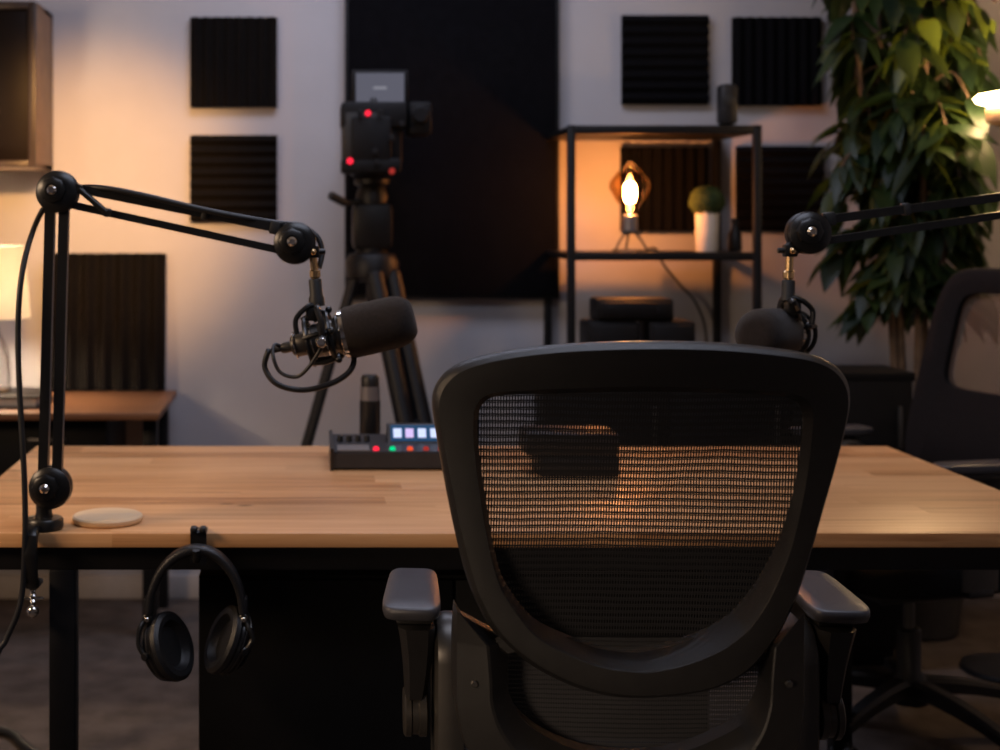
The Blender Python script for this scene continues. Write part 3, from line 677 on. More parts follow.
# bottle behind the mixer
D = 3.27; cx = PX(370, D)
t = thing('drink_bottle', 'slim black drink bottle with grey band standing behind the mixer', 'bottle', (cx, D, dz))
hh = lambda y: PZ(y, D) - dz
b = B(); add_lathe(b, [(0, 0), (.022, 0), (.0245, .003), (.0245, hh(400)), (0, hh(400))], (cx, D, dz), (0, 0, 1)); obj('body', b, M['black_satin'], t)
b = B(); add_lathe(b, [(0, hh(400)), (.0238, hh(400)), (.0232, hh(386)), (0, hh(386))], (cx, D, dz), (0, 0, 1)); obj('band', b, M['grey_band'], t)
b = B(); add_lathe(b, [(0, hh(386)), (.0215, hh(386)), (.022, hh(378)), (.018, hh(375)), (0, hh(375))], (cx, D, dz), (0, 0, 1)); obj('cap', b, M['dark_plastic'], t)

# black device seen through the chair
D = 2.925; ax0, ax1 = PX(540, D), PX(620, D)
t = thing('desk_device', 'small black device on the desk seen through the chair mesh', 'device', ((ax0 + ax1) / 2, D + .06, dz))
b = B(); add_box(b, ((ax0 + ax1) / 2, D + .06, dz + .022), (ax1 - ax0, .12, .044), .006); obj('base', b, M['dark_plastic'], t)
b = B(); add_box(b, (PX(527, D) / 2 + ax1 / 2, D + .065, dz + .068), (ax1 - PX(527, D), .125, .05), .008); obj('body', b, M['dark_plastic'], t)

# ------------------------------------------------------------------ microphone arms
AY = 2.44
def joint(bm_disc, c, r, th, bm_bolt):
    """a friction joint whose axle runs along the view depth"""
    c = Vector(c)
    add_lathe(bm_disc, [(0, -th / 2), (r * .55, -th / 2 - .002), (r * .80, -th / 2), (r, -th / 2 + .006), (r, th / 2 - .006), (r * .85, th / 2), (0, th / 2)], c, (0, 1, 0), 40)
    add_lathe(bm_disc, [(r * 1.02, -.004), (r * 1.04, -.002), (r * 1.04, .002), (r * 1.02, .004)], c, (0, 1, 0), 40, cap=False)
    kc = c + Vector((-.005, -th / 2, .003))
    add_lathe(bm_disc, [(0, -.011), (r * .5, -.011), (r * .62, -.008), (r * .66, 0), (0, 0)], kc, (0, 1, 0), 8)
    add_lathe(bm_disc, [(r * .30, -.0125), (r * .34, -.0125), (r * .34, -.010), (r * .30, -.010)], kc, (0, 1, 0), 20, cap=False)
    add_lathe(bm_bolt, [(0, -.007), (.005, -.0065), (.0085, -.003), (.0085, 0), (0, 0)], kc + Vector((0, -.0105, 0)), (0, 1, 0), 16)
def mic(label_group, label, wp, axis, up_hint, sockp, loops=True):
    """a broadcast microphone in its shock mount; axis points out of the foam; wp = centre of foam base ring"""
    x, y, d = frame_of(Vector(axis)); wp = Vector(wp)
    t = thing('microphone', label, 'microphone', wp)
    fl = .124; r = .0458
    b = B(); prof = [(.030, -.004), (.040, -.003), (r, .006), (r * 1.01, .04), (r * 1.0, .075)]
    for i in range(1, 9):
        a = i / 8 * PI / 2; prof.append((r - .026 + .026 * math.cos(a) if i < 8 else 0, .084 + (fl - .084) * math.sin(a)))
    prof.insert(-1, (r - .028, fl * .999))
    add_lathe(b, prof, wp, d, 40); obj('foam_windscreen', b, M['foam'], t)
    b = B(); add_lathe(b, [(.040, -.008), (.0425, -.006), (.0425, .002), (.040, .004)], wp, d, 36, cap=False); obj('trim_ring', b, M['chrome'], t)
    b = B(); add_lathe(b, [(0, -.118), (.008, -.118), (.010, -.112), (.010, -.100), (.016, -.098), (.021, -.09), (.022, -.072), (.029, -.068), (.030, -.05), (.029, -.046), (.031, -.044), (.031, -.024), (.029, -.02), (.036, -.012), (.036, -.004), (0, -.004)], wp, d, 32); body = obj('body', b, M['gunmetal'], t)
    for q in (-.092, -.060, -.034):
        b = B(); add_lathe(b, [(.0295, q - .002), (.032, q - .001), (.032, q + .001), (.0295, q + .002)] if q > -.08 else [(.0215, q - .002), (.024, q - .001), (.024, q + .001), (.0215, q + .002)], wp, d, 28, cap=False); obj('grip_ring', b, M['chrome'], body)
    # shock mount: two rings, bridge arms and elastic
    b = B()
    for q, rr in ((-.025, .043), (-.066, .041)):
        add_tube(b, [wp + d * q + (x * math.cos(k * PI / 10) + y * math.sin(k * PI / 10)) * rr for k in range(20)], .0042, 8, 2, closed=True)
    for k in range(5):
        a = k * 2 * PI / 5 + .35; e = (x * math.cos(a) + y * math.sin(a))
        add_tube(b, [wp + d * -.02 + e * .043, wp + d * -.045 + e * .047, wp + d * -.071 + e * .041], .0045, 8, 4)
        add_cyl(b, wp + d * -.025 + e * .029, wp + d * -.025 + e * .045, .0032, seg=8)
        add_cyl(b, wp + d * -.066 + e * .028, wp + d * -.066 + e * .043, .0032, seg=8)
        add_sphere(b, wp + d * -.02 + e * .0475, .0065, 10)
    sm = obj('shock_mount', b, M['arm_black'], t)
    # yoke from the stand socket to the mount
    sp = Vector(sockp); b = B(); base = wp + d * -.045
    for s in (-1, 1):
        a1 = base + Vector((0, 1, 0)) * s * .047
        add_tube(b, [sp + Vector((0, s * .012, 0)), sp + Vector((0, s * .034, -.004)), a1 + Vector((0, s * .004, .03)), a1], .0055, 8, 6)
        add_cyl(b, a1 - Vector((0, s * .006, 0)), a1 + Vector((0, s * .012, 0)), .011, seg=18)
    hx = Vector((d.x, 0, d.z)).normalized()
    add_tube(b, [sp + Vector((0, -.006, .006)), sp - hx * .02 + Vector((0, -.012, .002)), sp - hx * .038 + Vector((0, -.014, -.014)), sp - hx * .036 + Vector((0, -.016, -.04))], .0048, 8, 6)
    add_box(b, sp + Vector((0, 0, -.012)) - hx * .008, (.024, .026, .024), .004)
    add_tube(b, [sp - hx * .008 + Vector((0, 0, -.02)), base + Vector((0, 0, .046))], .009, 10, 1)
    obj('yoke', b, M['arm_black'], t)
    b = B(); kp = base + Vector((0, -.062, 0)); add_lathe(b, [(0, -.01), (.007, -.009), (.009, -.006), (.009, .004), (0, .004)], kp, (0, 1, 0), 14); obj('thumb_screw', b, M['chrome'], t)
    return t, wp, x, y, d
arm_group = 'black boom arms clamped to the desk'
def boom(side, label, jt, je, px_post, clampx):
    """jt top joint, je end joint (world points)"""
    s = 1 if je.x > jt.x else -1
    t = thing('boom_arm', label, 'microphone arm', (clampx, AY, dz))
    jb = Vector((clampx + .012 * s, AY, PZ(487, AY)))
    for jc in (jt, jb, je):
        bd, bb = B(), B(); joint(bd, jc, .0365, .042, bb)
        jo = obj('pivot_joint', bd, M['arm_black'], t); obj('pivot_bolt', bb, M['chrome'], jo)
    # uprights
    for dxp in (-.013, .0115):
        b = B(); add_tube(b, [jb + Vector((dxp, 0, 0.018)), jt + Vector((dxp, 0, -.018))], 1, sq=(.0085, .0085), smooth=1); obj('lower_bar', b, M['arm_black'], t)
    b = B()
    dirv = (je - jt).normalized(); nv = Vector((-dirv.z, 0, dirv.x)) * (1 if s > 0 else -1)
    u0, u1 = jt + nv * .013 + dirv * .025, je + nv * .019 - dirv * .02
    l0, l1 = jt - nv * .017 + dirv * .025, je - nv * .018 - dirv * .02
    add_tube(b, [u0, u0.lerp(u1, .5), u1], 1, sq=(.0075, .0075), smooth=1); obj('upper_bar', b, M['arm_black'], t)
    b = B(); add_tube(b, [l0, l1], 1, sq=(.0065, .0065), smooth=1)
    obj('upper_bar', b, M['arm_black'], t)
    b = B(); add_cyl(b, u0 + dirv * .012 + Vector((0, -.012, 0)), l0 + dirv * .068 + Vector((0, -.012, 0)), .0055, seg=12); add_cyl(b, l0 + dirv * .068 + Vector((0, -.016, 0)), l0 + dirv * .068 + Vector((0, .010, 0)), .008, seg=14)
    add_cyl(b, u0 + dirv * .010 + Vector((0, -.016, 0)), u0 + dirv * .010 + Vector((0, .010, 0)), .009, seg=14)
    obj('brace', b, M['arm_black'], t)
    b = B(); add_box(b, u1 - dirv * .02, (.018, .024, .024), .003, Matrix.Rotation(-math.atan2(dirv.z, dirv.x), 4, 'Y')); obj('cable_clip', b, M['rubber'], t); b = B(); add_box(b, u0.lerp(u1, .62) + Vector((0, 0, 0)), (.012, .022, .022), .003, Matrix.Rotation(-math.atan2(dirv.z, dirv.x), 4, 'Y')); obj('cable_clip', b, M['rubber'], t)
    # base puck, clamp, screw
    b = B(); add_lathe(b, [(0, 0), (.031, 0), (.034, .003), (.034, .016), (.031, .02), (.016, .022), (.014, .03), (.014, .058), (.018, .062), (0, .062)], (clampx, AY, dz), (0, 0, 1), 36); obj('base', b, M['arm_black'], t)
    b = B(); fx = clampx - .012 * s
    pr = [(dy0 + .015, dz + .004), (dy0 - .004, dz + .004), (dy0 - .016, dz - .006), (dy0 - .020, dz - .03), (dy0 - .018, dz - .06), (dy0 - .010, dz - .078), (dy0 + .035, dz - .086), (dy0 + .035, dz - .096), (dy0 - .012, dz - .094), (dy0 - .026, dz - .075), (dy0 - .031, dz - .03), (dy0 - .026, dz + .002), (dy0 - .010, dz + .014), (dy0 + .015, dz + .014)]
    add_prism(b, [(fx - .011, y, z) for y, z in pr], (.022, 0, 0)); bmesh.ops.bevel(b, geom=list(b.edges), offset=.0022, segments=1, affect='EDGES'); obj('clamp', b, M['arm_black'], t, angle=50)
    b = B(); cyx = dy0 + .022
    add_cyl(b, (fx, cyx - .025, dz - .125), (fx, cyx - .025, dz - .075), .0045, seg=14)
    for q in range(4): add_lathe(b, [(.0045, -.003), (.0068, 0), (.0045, .003)], (fx, cyx - .025, dz - .086 - q * .01), (0, 0, 1), 14, cap=False)
    add_sphere(b, (fx, cyx - .025, dz - .134), .011, 16); add_cyl(b, (fx - .018, cyx - .025, dz - .112), (fx + .018, cyx - .025, dz - .112), .003, seg=10)
    obj('clamp_screw', b, M['chrome'], t)
    return t, u0, u1, dirv
def swivel(t, je, pin0, pin1, sock1, s):
    """the swivel below the end joint: bracket, pin, socket"""
    b = B(); add_box(b, pin0 + Vector((0, 0, .006)), (.022, .022, .022), .003); add_tube(b, [je, pin0 + Vector((0, 0, .006))], 1, sq=(.009, .012), smooth=1)
    add_cyl(b, pin0 + Vector((-.02 * s, 0, .006)), pin0 + Vector((.022 * s, 0, .006)), .005, seg=12)
    obj('swivel', b, M['arm_black'], t)
    b = B(); add_cyl(b, pin0, pin1, .0068, seg=18); add_cyl(b, pin1 + Vector((0, 0, .016)), pin1 + Vector((0, 0, .002)), .0098, seg=18); add_sphere(b, pin0 + Vector((0, -.014, .006)), .006, 12); obj('steel_pin', b, M['brass'], t)
    b = B(); add_lathe(b, [(0, 0), (.0105, 0), (.0115, .002), (.0115, .028), (.014, .034), (.014, (pin1 - sock1).length), (0, (pin1 - sock1).length)], pin1, sock1 - pin1, 24); obj('socket', b, M['rubber'], t)
# left arm
jt = P(58, 192, AY); je = P(295, 243, AY); kx = PX(44, AY)
t, u0, u1, dv = boom('l', 'black boom arm clamped at the left end of the desk beside the coaster', jt, je, 54, kx)
t['group'] = arm_group
sk = P(317, 306, AY)
swivel(t, je, P(313, 255, AY), P(315, 279, AY), sk, 1)
fb = P(346, 333.5, AY)
mt, wp, mxv, myv, md = mic('g', 'black foam-covered microphone on the left boom arm, angled upwards to the right', fb, (.965, -.10, .235), None, sk)
# cable loops hanging under the microphone
tail = wp + md * -.118
b = B()
add_tube(b, [tail, tail - md * .02, P(268, 352, AY), P(265, 368, AY), P(277, 384, AY - .01), P(302, 390, AY - .015), P(330, 384, AY - .02), P(349, 372, AY - .02), P(354, 358, AY - .01), P(347, 350, AY + .02)], .0052, 10, 8)
add_tube(b, [tail + Vector((0, 0, .004)), tail - md * .012 + Vector((0, -.01, .01)), P(273, 356, AY - .02), P(280, 372, AY - .025), P(296, 377, AY - .035), P(308, 368, AY - .045), P(320, 350, AY - .05), P(326, 338, AY - .04)], .0034, 10, 8)
obj('cable_loop', b, M['cable'], mt)
# long cable on the left arm
b = B()
cp = [P(-6, 668, 2.36), P(6, 640, 2.37), P(18, 612, 2.375), P(23, 585, 2.38), P(25, 540, 2.38), P(25, 500, 2.385), P(23, 450, 2.39), P(20, 400, 2.40), P(18, 340, 2.41), P(20, 290, 2.415), P(27, 250, 2.44), P(40, 215, 2.475), P(58, 193, 2.478), P(80, 187.5, 2.452), P(110, 189, 2.43), P(150, 197, 2.425), P(200, 209, 2.425), P(240, 217, 2.43), P(276, 223, 2.45), P(300, 226, 2.474), P(317, 237, 2.474), P(322, 252, 2.468), P(319, 268, 2.458)]
cp = [Vector((-.62, 2.30, .006)), Vector((-.60, 2.33, .02)), Vector((-.575, 2.35, .3))] + cp
add_tube(b, cp, .0052, 10, 8)
tag(obj('microphone_cable', b, M['cable']), 'black cable bowing down the left boom arm past the desk edge', 'cable')
# right arm
jt2 = P(1064, 196, AY); je2 = P(808, 233, AY); kx2 = PX(1052, AY)
t, u0, u1, dv = boom('r', 'black boom arm reaching in from the right past the leafy plant', jt2, je2, 1064, kx2 + .02)
t['group'] = arm_group
sk2 = P(788, 300, AY)
swivel(t, je2, P(790, 254, AY), P(788.5, 280, AY), sk2, -1)
fb2 = P(780, 334, 2.485)
mic('g', 'black foam-covered microphone on the right boom arm, half hidden behind chair', fb2, (-.62, -.78, .05), None, sk2 + Vector((0, 0, 0)))

# ------------------------------------------------------------------ headphones on a hook
hx = PX(197, 2.37)
t = thing('headphone_hook', 'small black clip-on hook at the desk edge holding the headphones', 'hook', (hx, dy0, dz))
b = B()
pr = [(dy0 + .03, dz), (dy0 + .03, dz + .004), (dy0 - .002, dz + .005), (dy0 - .006, dz + .001), (dy0 - .006, dz - .055), (dy0 - .002, dz - .055), (dy0 - .002, dz)]
add_prism(b, [(hx - .014, y, z + .0004) for y, z in pr], (.028, 0, 0)); obj('bracket', b, M['arm_black'], t)
for s in (-1, 1):
    b = B(); add_box(b, (hx + s * .008, dy0 - .004, dz + .008), (.012, .022, .010), .004); obj('top_pad', b, M['rubber'], t)
b = B(); add_tube(b, [(hx, dy0 - .005, dz - .034), (hx, dy0 - .03, dz - .036), (hx, dy0 - .05, dz - .033), (hx, dy0 - .056, dz - .016)], .006, 10, 5); obj('peg', b, M['arm_black'], t)
D = dy0 - .036
t = thing('headphones', 'black over-ear headphones hanging from the hook on the desk edge', 'headphones', (hx, D, PZ(680, D)))
band = [P(149, 612, D), P(152, 592, D), P(160, 573, D), P(172, 559, D), P(185, 551.5, D), P(197, 549.5, D), P(210, 552, D), P(222, 560, D), P(233, 574, D), P(240, 592, D), P(243, 612, D)]
b = B(); cpb = catmull(band, 6); rings = []
for i, p in enumerate(cpb):
    d = (cpb[min(i + 1, len(cpb) - 1)] - cpb[max(i - 1, 0)]).normalized(); nn = Vector((-d.z, 0, d.x)); s = i / (len(cpb) - 1); th = .0065 + .002 * math.sin(PI * s); wd = .017
    ring = []
    for k in range(16):
        a = 2 * PI * k / 16; ca, sa = math.cos(a), math.sin(a)
        ring.append(p + nn * th * (abs(sa) ** .6) * (1 if sa > 0 else -1) + Vector((0, 1, 0)) * wd * (abs(ca) ** .6) * (1 if ca > 0 else -1))
    rings.append(ring)
add_skin(b, rings, cap=True); obj('headband', b, M['leather'], t, angle=70)
def earcup(pxs, c, ax, hinge):
    """c: pad face centre, ax: direction the pad faces"""
    ax = Vector(ax).normalized(); upv = Vector((0, 0, 1)); ux = (upv - ax * upv.dot(ax)).normalized(); sx = ax.cross(ux)
    def oval(off, a, bb, n=36): return [c + ax * off + ux * a * 1.22 * math.sin(2 * PI * k / n) + sx * bb * 1.22 * math.cos(2 * PI * k / n) for k in range(n)]
    b = B(); add_skin(b, [oval(-.052, .020, .016), oval(-.050, .030, .025), oval(-.044, .036, .031), oval(-.030, .044, .038), oval(-.022, .0455, .0395), oval(-.019, .044, .038)], cap=True); sh = obj('ear_cup', b, M['black_satin'], t)
    b = B(); add_skin(b, [oval(-.019, .044, .038), oval(-.012, .0485, .0425), oval(-.004, .048, .042), oval(.001, .043, .037), oval(.0, .035, .029), oval(-.008, .031, .025), oval(-.012, .028, .022), oval(-.012, .002, .002)], cap=True); obj('ear_pad', b, M['leather'], t)
    for o_ in (-.0255, -.0345):
        b = B(); add_tube(b, [c + ax * o_ + (ux * 1.22 * (.045 - (.002 if o_ < -.03 else 0)) * math.sin(2 * PI * k / 30) + sx * 1.22 * (.039 - (.002 if o_ < -.03 else 0)) * math.cos(2 * PI * k / 30)) for k in range(30)], .0012, 6, 1, closed=True); obj('trim_ring', b, M['gunmetal'], sh)
    # yoke and slider
    hg = Vector(hinge); b = B()
    for s in (-1, 1):
        pv = c + ax * -.03 + sx * s * .050
        add_tube(b, [hg, hg + sx * s * .022 + Vector((0, 0, -.012)), pv + ux * .022 - ax * .006, pv], .0042, 8, 6); add_cyl(b, pv - sx * s * .004, pv + sx * s * .004, .007, seg=14)
    add_cyl(b, hg + Vector((0, -.014, 0)), hg + Vector((0, .014, 0)), .0085, seg=16)
    obj('yoke', b, M['arm_black'], t)
    b = B(); add_box(b, hg + Vector((0, 0, .018)), (.012, .026, .034), .003); sl = obj('slider', b, M['dark_plastic'], t)
    b = B(); add_cyl(b, hg + Vector((0, -.019, 0)), hg + Vector((0, -.012, 0)), .0042, seg=12); obj('hinge_screw', b, M['chrome'], t)
earcup(0, P(176, 645, D - .006), (.80, -.46, .36), P(148, 617, D))
earcup(0, P(219, 638, D + .004), (-.84, -.36, .40), P(244, 617, D))

# ------------------------------------------------------------------ office chairs
chair_group = 'black mesh office chairs'
def chair_base(t, lift_top=.42, rb=.30, phase=.3):
    b = B(); add_lathe(b, [(0, .09), (.045, .09), (.05, .10), (.042, .15), (.03, .17), (.03, .27), (.026, .275), (0, .275)], (0, 0, 0), (0, 0, 1), 28); obj('base_hub', b, M['chair_plastic'], t, True)
    b = B(); add_cyl(b, (0, 0, .26), (0, 0, lift_top), .015); obj('gas_lift', b, M['gunmetal'], t, True)
    for k in range(5):
        a = phase + k * 2 * PI / 5; e = Vector((math.cos(a), math.sin(a), 0)); s = Vector((-e.y, e.x, 0))
        rings = []
        for q in range(7):
            f = q / 6; rr = .03 + (rb - .03) * f; zc = .135 - .04 * f * f; w = .026 - .008 * f; h = .019 - .006 * f
            rings.append([e * rr + Vector((0, 0, zc)) + s * w * cx_ + Vector((0, 0, h * cz_)) for cx_, cz_ in ((1, .5), (.6, 1), (-.6, 1), (-1, .5), (-1, -1), (1, -1))])
        b = B(); add_skin(b, rings, cap=True); lg = obj('base_leg', b, M['chair_plastic'], t, True)
        b = B(); cpos = e * (rb - .012)
        for sg in (-1, 1):
            add_lathe(b, [(0, 0), (.024, 0), (.0275, .003), (.0275, .015), (.024, .018), (0, .018)], cpos + s * (sg * .016 - .009) + e * .012 + Vector((0, 0, .0275)), s, 22)
        add_box(b, cpos + e * .008 + Vector((0, 0, .048)), (.03, .03, .03), .008, a); add_cyl(b, cpos + Vector((0, 0, .05)), cpos + Vector((0, 0, .10)), .007, seg=12)
        obj('caster', b, M['rubber'], lg, True)
def chair_seat(t, zs=.50, w=.50, dep=.48, y0=-.20):
    b = B(); rings = []
    n = 40
    def sup(a, sx, sy): 
        c, s = math.cos(a), math.sin(a); e = .5
        return sx * (abs(c) ** e) * (1 if c > 0 else -1), sy * (abs(s) ** e) * (1 if s > 0 else -1)
    for f, dz_ in ((.2, 0), (.94, 0), (.985, .008), (1.0, .025), (1.0, .05), (.975, .068), (.9, .078), (.6, .076), (.2, .07)):
        ring = []
        for k in range(n):
            x_, y_ = sup(2 * PI * k / n, w / 2 * f, dep / 2 * f); y__ = y_ + y0 + dep / 2
            zz = zs - .075 + dz_ - (.03 * max(0, (y_ / (dep / 2)) - .55) if dz_ > .03 else 0) * 2
            ring.append(Vector((x_, y__, zz)))
        rings.append(ring)
    add_skin(b, rings, cap=True); obj('seat', b, M['seat_fabric'], t, True, angle=60)
    b = B(); add_box(b, (0, .02, zs - .10), (.20, .26, .055), .014); add_box(b, (0, .02, zs - .078), (.36, .34, .012), .004); obj('mechanism', b, M['chair_plastic'], t, True)
    b = B(); add_tube(b, [(.10, .05, zs - .1), (.2, .05, zs - .1), (.235, .05, zs - .115)], .006, 8); add_box(b, (.245, .05, zs - .117), (.05, .028, .014), .005); obj('lever', b, M['rubber'], t, True)
def chair_arm(t, s, zp, xc=.285, ya=-.085, yb=.135):
    n = 40; rings = []; cy = (ya + yb) / 2; hl = (yb - ya) / 2
    for f, dz_ in ((.3, -.020), (.88, -.020), (.96, -.017), (1, -.010), (1, -.004), (.985, -.001), (.96, 0), (.5, .0005), (.05, .0005)):
        ring = []
        for k in range(n):
            a = 2 * PI * k / n; c, q = math.cos(a), math.sin(a); e = .36
            x_ = .0375 * f * (abs(c) ** e) * (1 if c > 0 else -1); y_ = hl * (abs(q) ** e) * (1 if q > 0 else -1) * (f if f > .4 else f)
            tw = 1 - .10 * (y_ / hl)
            qx, qy = x_ * tw, y_; tc_ = math.cos(-R(4)); ts_ = math.sin(-R(4))
            ring.append(Vector((s * xc + qx * tc_ - qy * ts_, cy + qx * ts_ + qy * tc_, zp + dz_)))
        rings.append(ring)
    b = B(); add_skin(b, rings, cap=True); obj('arm_pad', b, M['chair_pad'], t, True, angle=50)
    b = B()
    add_box(b, (s * xc, cy, zp - .028), (.05, .12, .016), .004)
    R_ = []
    for f in range(9):
        q = f / 8; z_ = zp - .036 - q * (.105); w = .025 - .011 * q; dd = .040 - .014 * q
        xx = s * (xc - .002 - .002 * math.sin(q * PI)); yy = -.02 + .02 * q
        R_.append([Vector((xx + w * a_, yy + dd * c_, z_)) for a_, c_ in ((1, .6), (.6, 1), (-.6, 1), (-1, .6), (-1, -.6), (-.6, -1), (.6, -1), (1, -.6))])
    add_skin(b, R_, cap=True); obj('arm_post', b, M['chair_plastic'], t, True)
    b = B(); zk = zp - .165
    add_lathe(b, [(0, 0), (.030, 0), (.034, .003), (.034, .010), (.031, .012), (.031, .020), (.034, .022), (.034, .031), (.030, .034), (0, .034)], (s * (xc + .014), -.0, zk), (-s, 0, 0), 36); obj('arm_knob', b, M['arm_metal'], t, True)
    # broad rounded bracket down to the seat
    b = B(); xi = s * (xc - .048); n = 28; prof = []
    def stad(yc, z0, z1, r, nn=14):
        return [(yc + r * math.cos(PI * k / nn), z1 - r + r * math.sin(PI * k / nn)) for k in range(nn + 1)] + [(yc - r * .9, z0), (yc + r * .9, z0)]
    lay = []
    for off, r in ((-.021, .046), (-.017, .053), (-.006, .056), (.006, .056), (.017, .053), (.021, .046)):
        lay.append([Vector((xi + off, y_, z_)) for y_, z_ in stad(.0, .43, zp - .028 - (.056 - r), r)])
    add_skin(b, lay, cap=True); obj('arm_bracket', b, M['arm_metal'], t, True, angle=32)
    b = B(); add_box(b, (s * .175, .0, .425), (.17, .07, .022), .006); obj('arm_beam', b, M['chair_plastic'], t, True)

# ---- near chair: its outlines measured on the photograph, laid on the real reclined back surface
YAW = R(-1.2); CH = Vector((.428, 1.917, 0))
cm = Matrix.Translation(CH) @ Matrix.Rotation(YAW, 4, 'Z'); cmi = cm.inverted()
cam_l = cmi @ Vector((0, 0, ZC))
def back_y(u, z, off=0.0): return -.25 - .10 * (z - .95) + .45 * u * u + off
def to_back(px, py, off=0.0):
    d = (cmi.to_3x3() @ Vector(((px - CX) / FPX, 1, -(py - CY) / FPX)))
    tt = 1.67
    for _ in range(30):
        p = cam_l + d * tt; tt += (back_y(p.x, p.z, off) - p.y) / d.y
    return cam_l + d * tt
def resample(poly, n):
    ln = [0]
    for a, c in zip(poly, poly[1:]): ln.append(ln[-1] + (c - a).length)
    out = []; j = 0
    for i in range(n):
        s = ln[-1] * i / (n - 1)
        while j < len(ln) - 2 and ln[j + 1] < s: j += 1
        f = (s - ln[j]) / max(1e-9, ln[j + 1] - ln[j]); out.append(poly[j].lerp(poly[j + 1], min(1, max(0, f))))
    return out
def segs(lists, ns, off=0.0):
    """closed outline from named runs, each resampled alike so that outlines correspond"""
    out = []
    for pts, n in zip(lists, ns):
        c = catmull([to_back(x, y, off) for x, y in pts], 10); out += resample(c, n + 1)[:-1]
    return out
NS = (40, 44, 48, 44)
def soften(pts, it=2):
    n = len(pts)
    for _ in range(it): pts = [(pts[i - 1] + pts[i] * 2 + pts[(i + 1) % n]) / 4 for i in range(n)]
    return pts
OUT = [[(449, 375), (462, 366.5), (500, 356), (560, 348), (640, 344.5), (720, 346), (790, 353), (822, 360), (838, 369)],
       [(838, 369), (848, 383), (851, 402), (846, 430), (835, 472), (824, 510), (812, 553), (800, 592), (785, 626)],
       [(785, 626), (768, 652), (745, 675), (705, 692), (640, 699), (590, 692), (545, 673), (510, 648), (488, 622)],
       [(488, 622), (473, 590), (463, 555), (455, 520), (447, 480), (439, 435), (435, 405), (439, 388), (449, 375)]]
RIM = [[(481, 400), (494, 394), (530, 392), (580, 390), (640, 388.5), (700, 389.5), (760, 392), (792, 395), (807, 401)],
       [(807, 401), (812, 416), (810, 440), (806, 475), (799, 512), (790, 548), (780, 575), (766, 604), (748, 630)],
       [(748, 630), (722, 649), (688, 663), (660, 669.5), (641, 671), (602, 666), (559, 649), (535, 634), (519, 615)],
       [(519, 615), (503, 590), (494, 563), (488, 535), (483, 505), (478, 470), (475, 440), (475.5, 414), (481, 400)]]
OUT = [[(643 + (x - 643) * 1.010, 522 + (y - 522) * 1.012) for x, y in run] for run in OUT]
O_ = soften(segs(OUT, NS), 1); R_ = soften(segs(RIM, NS), 1); n = len(O_)
zmin, zmax = min(p.z for p in R_), max(p.z for p in R_)
def depth_of(z):
    f = (z - zmin) / (zmax - zmin); return .016 + .060 * max(0, 1 - f / .62) ** 1.3
chair = thing('office_chair', 'black mesh-back office chair in the foreground with its back to the viewer', 'chair', CH, YAW, chair_group)
ctr = sum(R_, Vector()) / n
rings = []
for i in range(n):
    o, r = O_[i], R_[i]; w = (r - o); wl = w.length; wn = w / wl
    f = (o.z - zmin) / (zmax - zmin); od = .030 + .02 * max(0, 1 - f)
    dI = depth_of(r.z); fw = Vector((0, 1, 0))
    inn = (ctr - r).normalized() * .006
    bv = min(.0022, wl * .2)
    rings.append([o + fw * od + wn * .004, o + fw * (od - .006), o + fw * .010, o + fw * .003 + wn * .003, o + wn * .008 - fw * .0022, o + wn * (wl * .5) - fw * .003, r - wn * bv - fw * .0008, r - wn * .0012 + fw * .0012, r + fw * .004, r + inn * .4 + fw * (dI * .55), r + inn + fw * dI, r + inn * .6 + fw * (dI + .008), o + wn * (wl * .45) + fw * (od + .004)])
rings.append(rings[0])
b = B(); add_skin(b, rings, closed_u=True); obj('back_frame', b, M['chair_plastic'], chair, True, angle=34)
mesh_edge = [R_[i] + (ctr - R_[i]).normalized() * .004 + Vector((0, depth_of(R_[i].z) + .002, 0)) for i in range(n)]
def woven(name, edge, m, parent, yfun, curve=.0):
    """fabric stretched across a closed edge, UV in metres"""
    b = B(); uvl = b.loops.layers.uv.new('UVMap'); c = sum(edge, Vector()) / len(edge); k = 10; vs = []
    for q in range(k + 1):
        f = q / k
        if q == 0: vs.append([b.verts.new(c + Vector((0, curve, 0)))])
        else: vs.append([b.verts.new(c.lerp(e, f) + Vector((0, curve * (1 - f * f), 0))) for e in edge])
    ne = len(edge)
    for q in range(k):
        for i in range(ne):
            j = (i + 1) % ne
            if q == 0: fc = b.faces.new((vs[0][0], vs[1][i], vs[1][j]))
            else: fc = b.faces.new((vs[q][i], vs[q + 1][i], vs[q + 1][j], vs[q][j]))
    for fc in b.faces:
        for lp in fc.loops: lp[uvl].uv = (lp.vert.co.x + 5, lp.vert.co.z)
    return obj(name, b, m, parent, True, angle=180)
woven('back_mesh', mesh_edge, M['weave'], chair, None, .0)
# lower carrier: a U of two uprights and a cross bar around a second mesh
C_OUT = [(457, 611), (455, 640), (455, 680), (457, 715), (468, 752), (500, 786), (560, 806), (632, 812), (700, 806), (765, 786), (797, 752), (805, 715), (806, 680), (806, 640), (805, 612)]
C_RDG = [(459, 613), (488, 646), (491, 680), (493, 708), (505, 738), (530, 764), (575, 782), (632, 787), (690, 782), (738, 764), (760, 738), (770, 708), (772, 680), (775, 648), (803, 614)]
C_INN = [(462, 617), (508, 642), (508, 668), (509, 692), (520, 716), (545, 736), (585, 752), (632, 757), (680, 752), (722, 736), (752, 716), (764, 692), (767, 668), (768, 644), (800, 618)]
def cpath(pts, off): 
    return resample(catmull([to_back(x, y, off) for x, y in pts[:2]], 2)[:-1] + catmull([to_back(x, y, off) for x, y in pts[1:-1]], 8) + [to_back(*pts[-1], off)], 70)
def cpath(pts, off):
    out = [to_back(*pts[0], off)]
    out += catmull([to_back(x, y, off) for x, y in pts[1:-1]], 6); out.append(to_back(*pts[-1], off)); return out
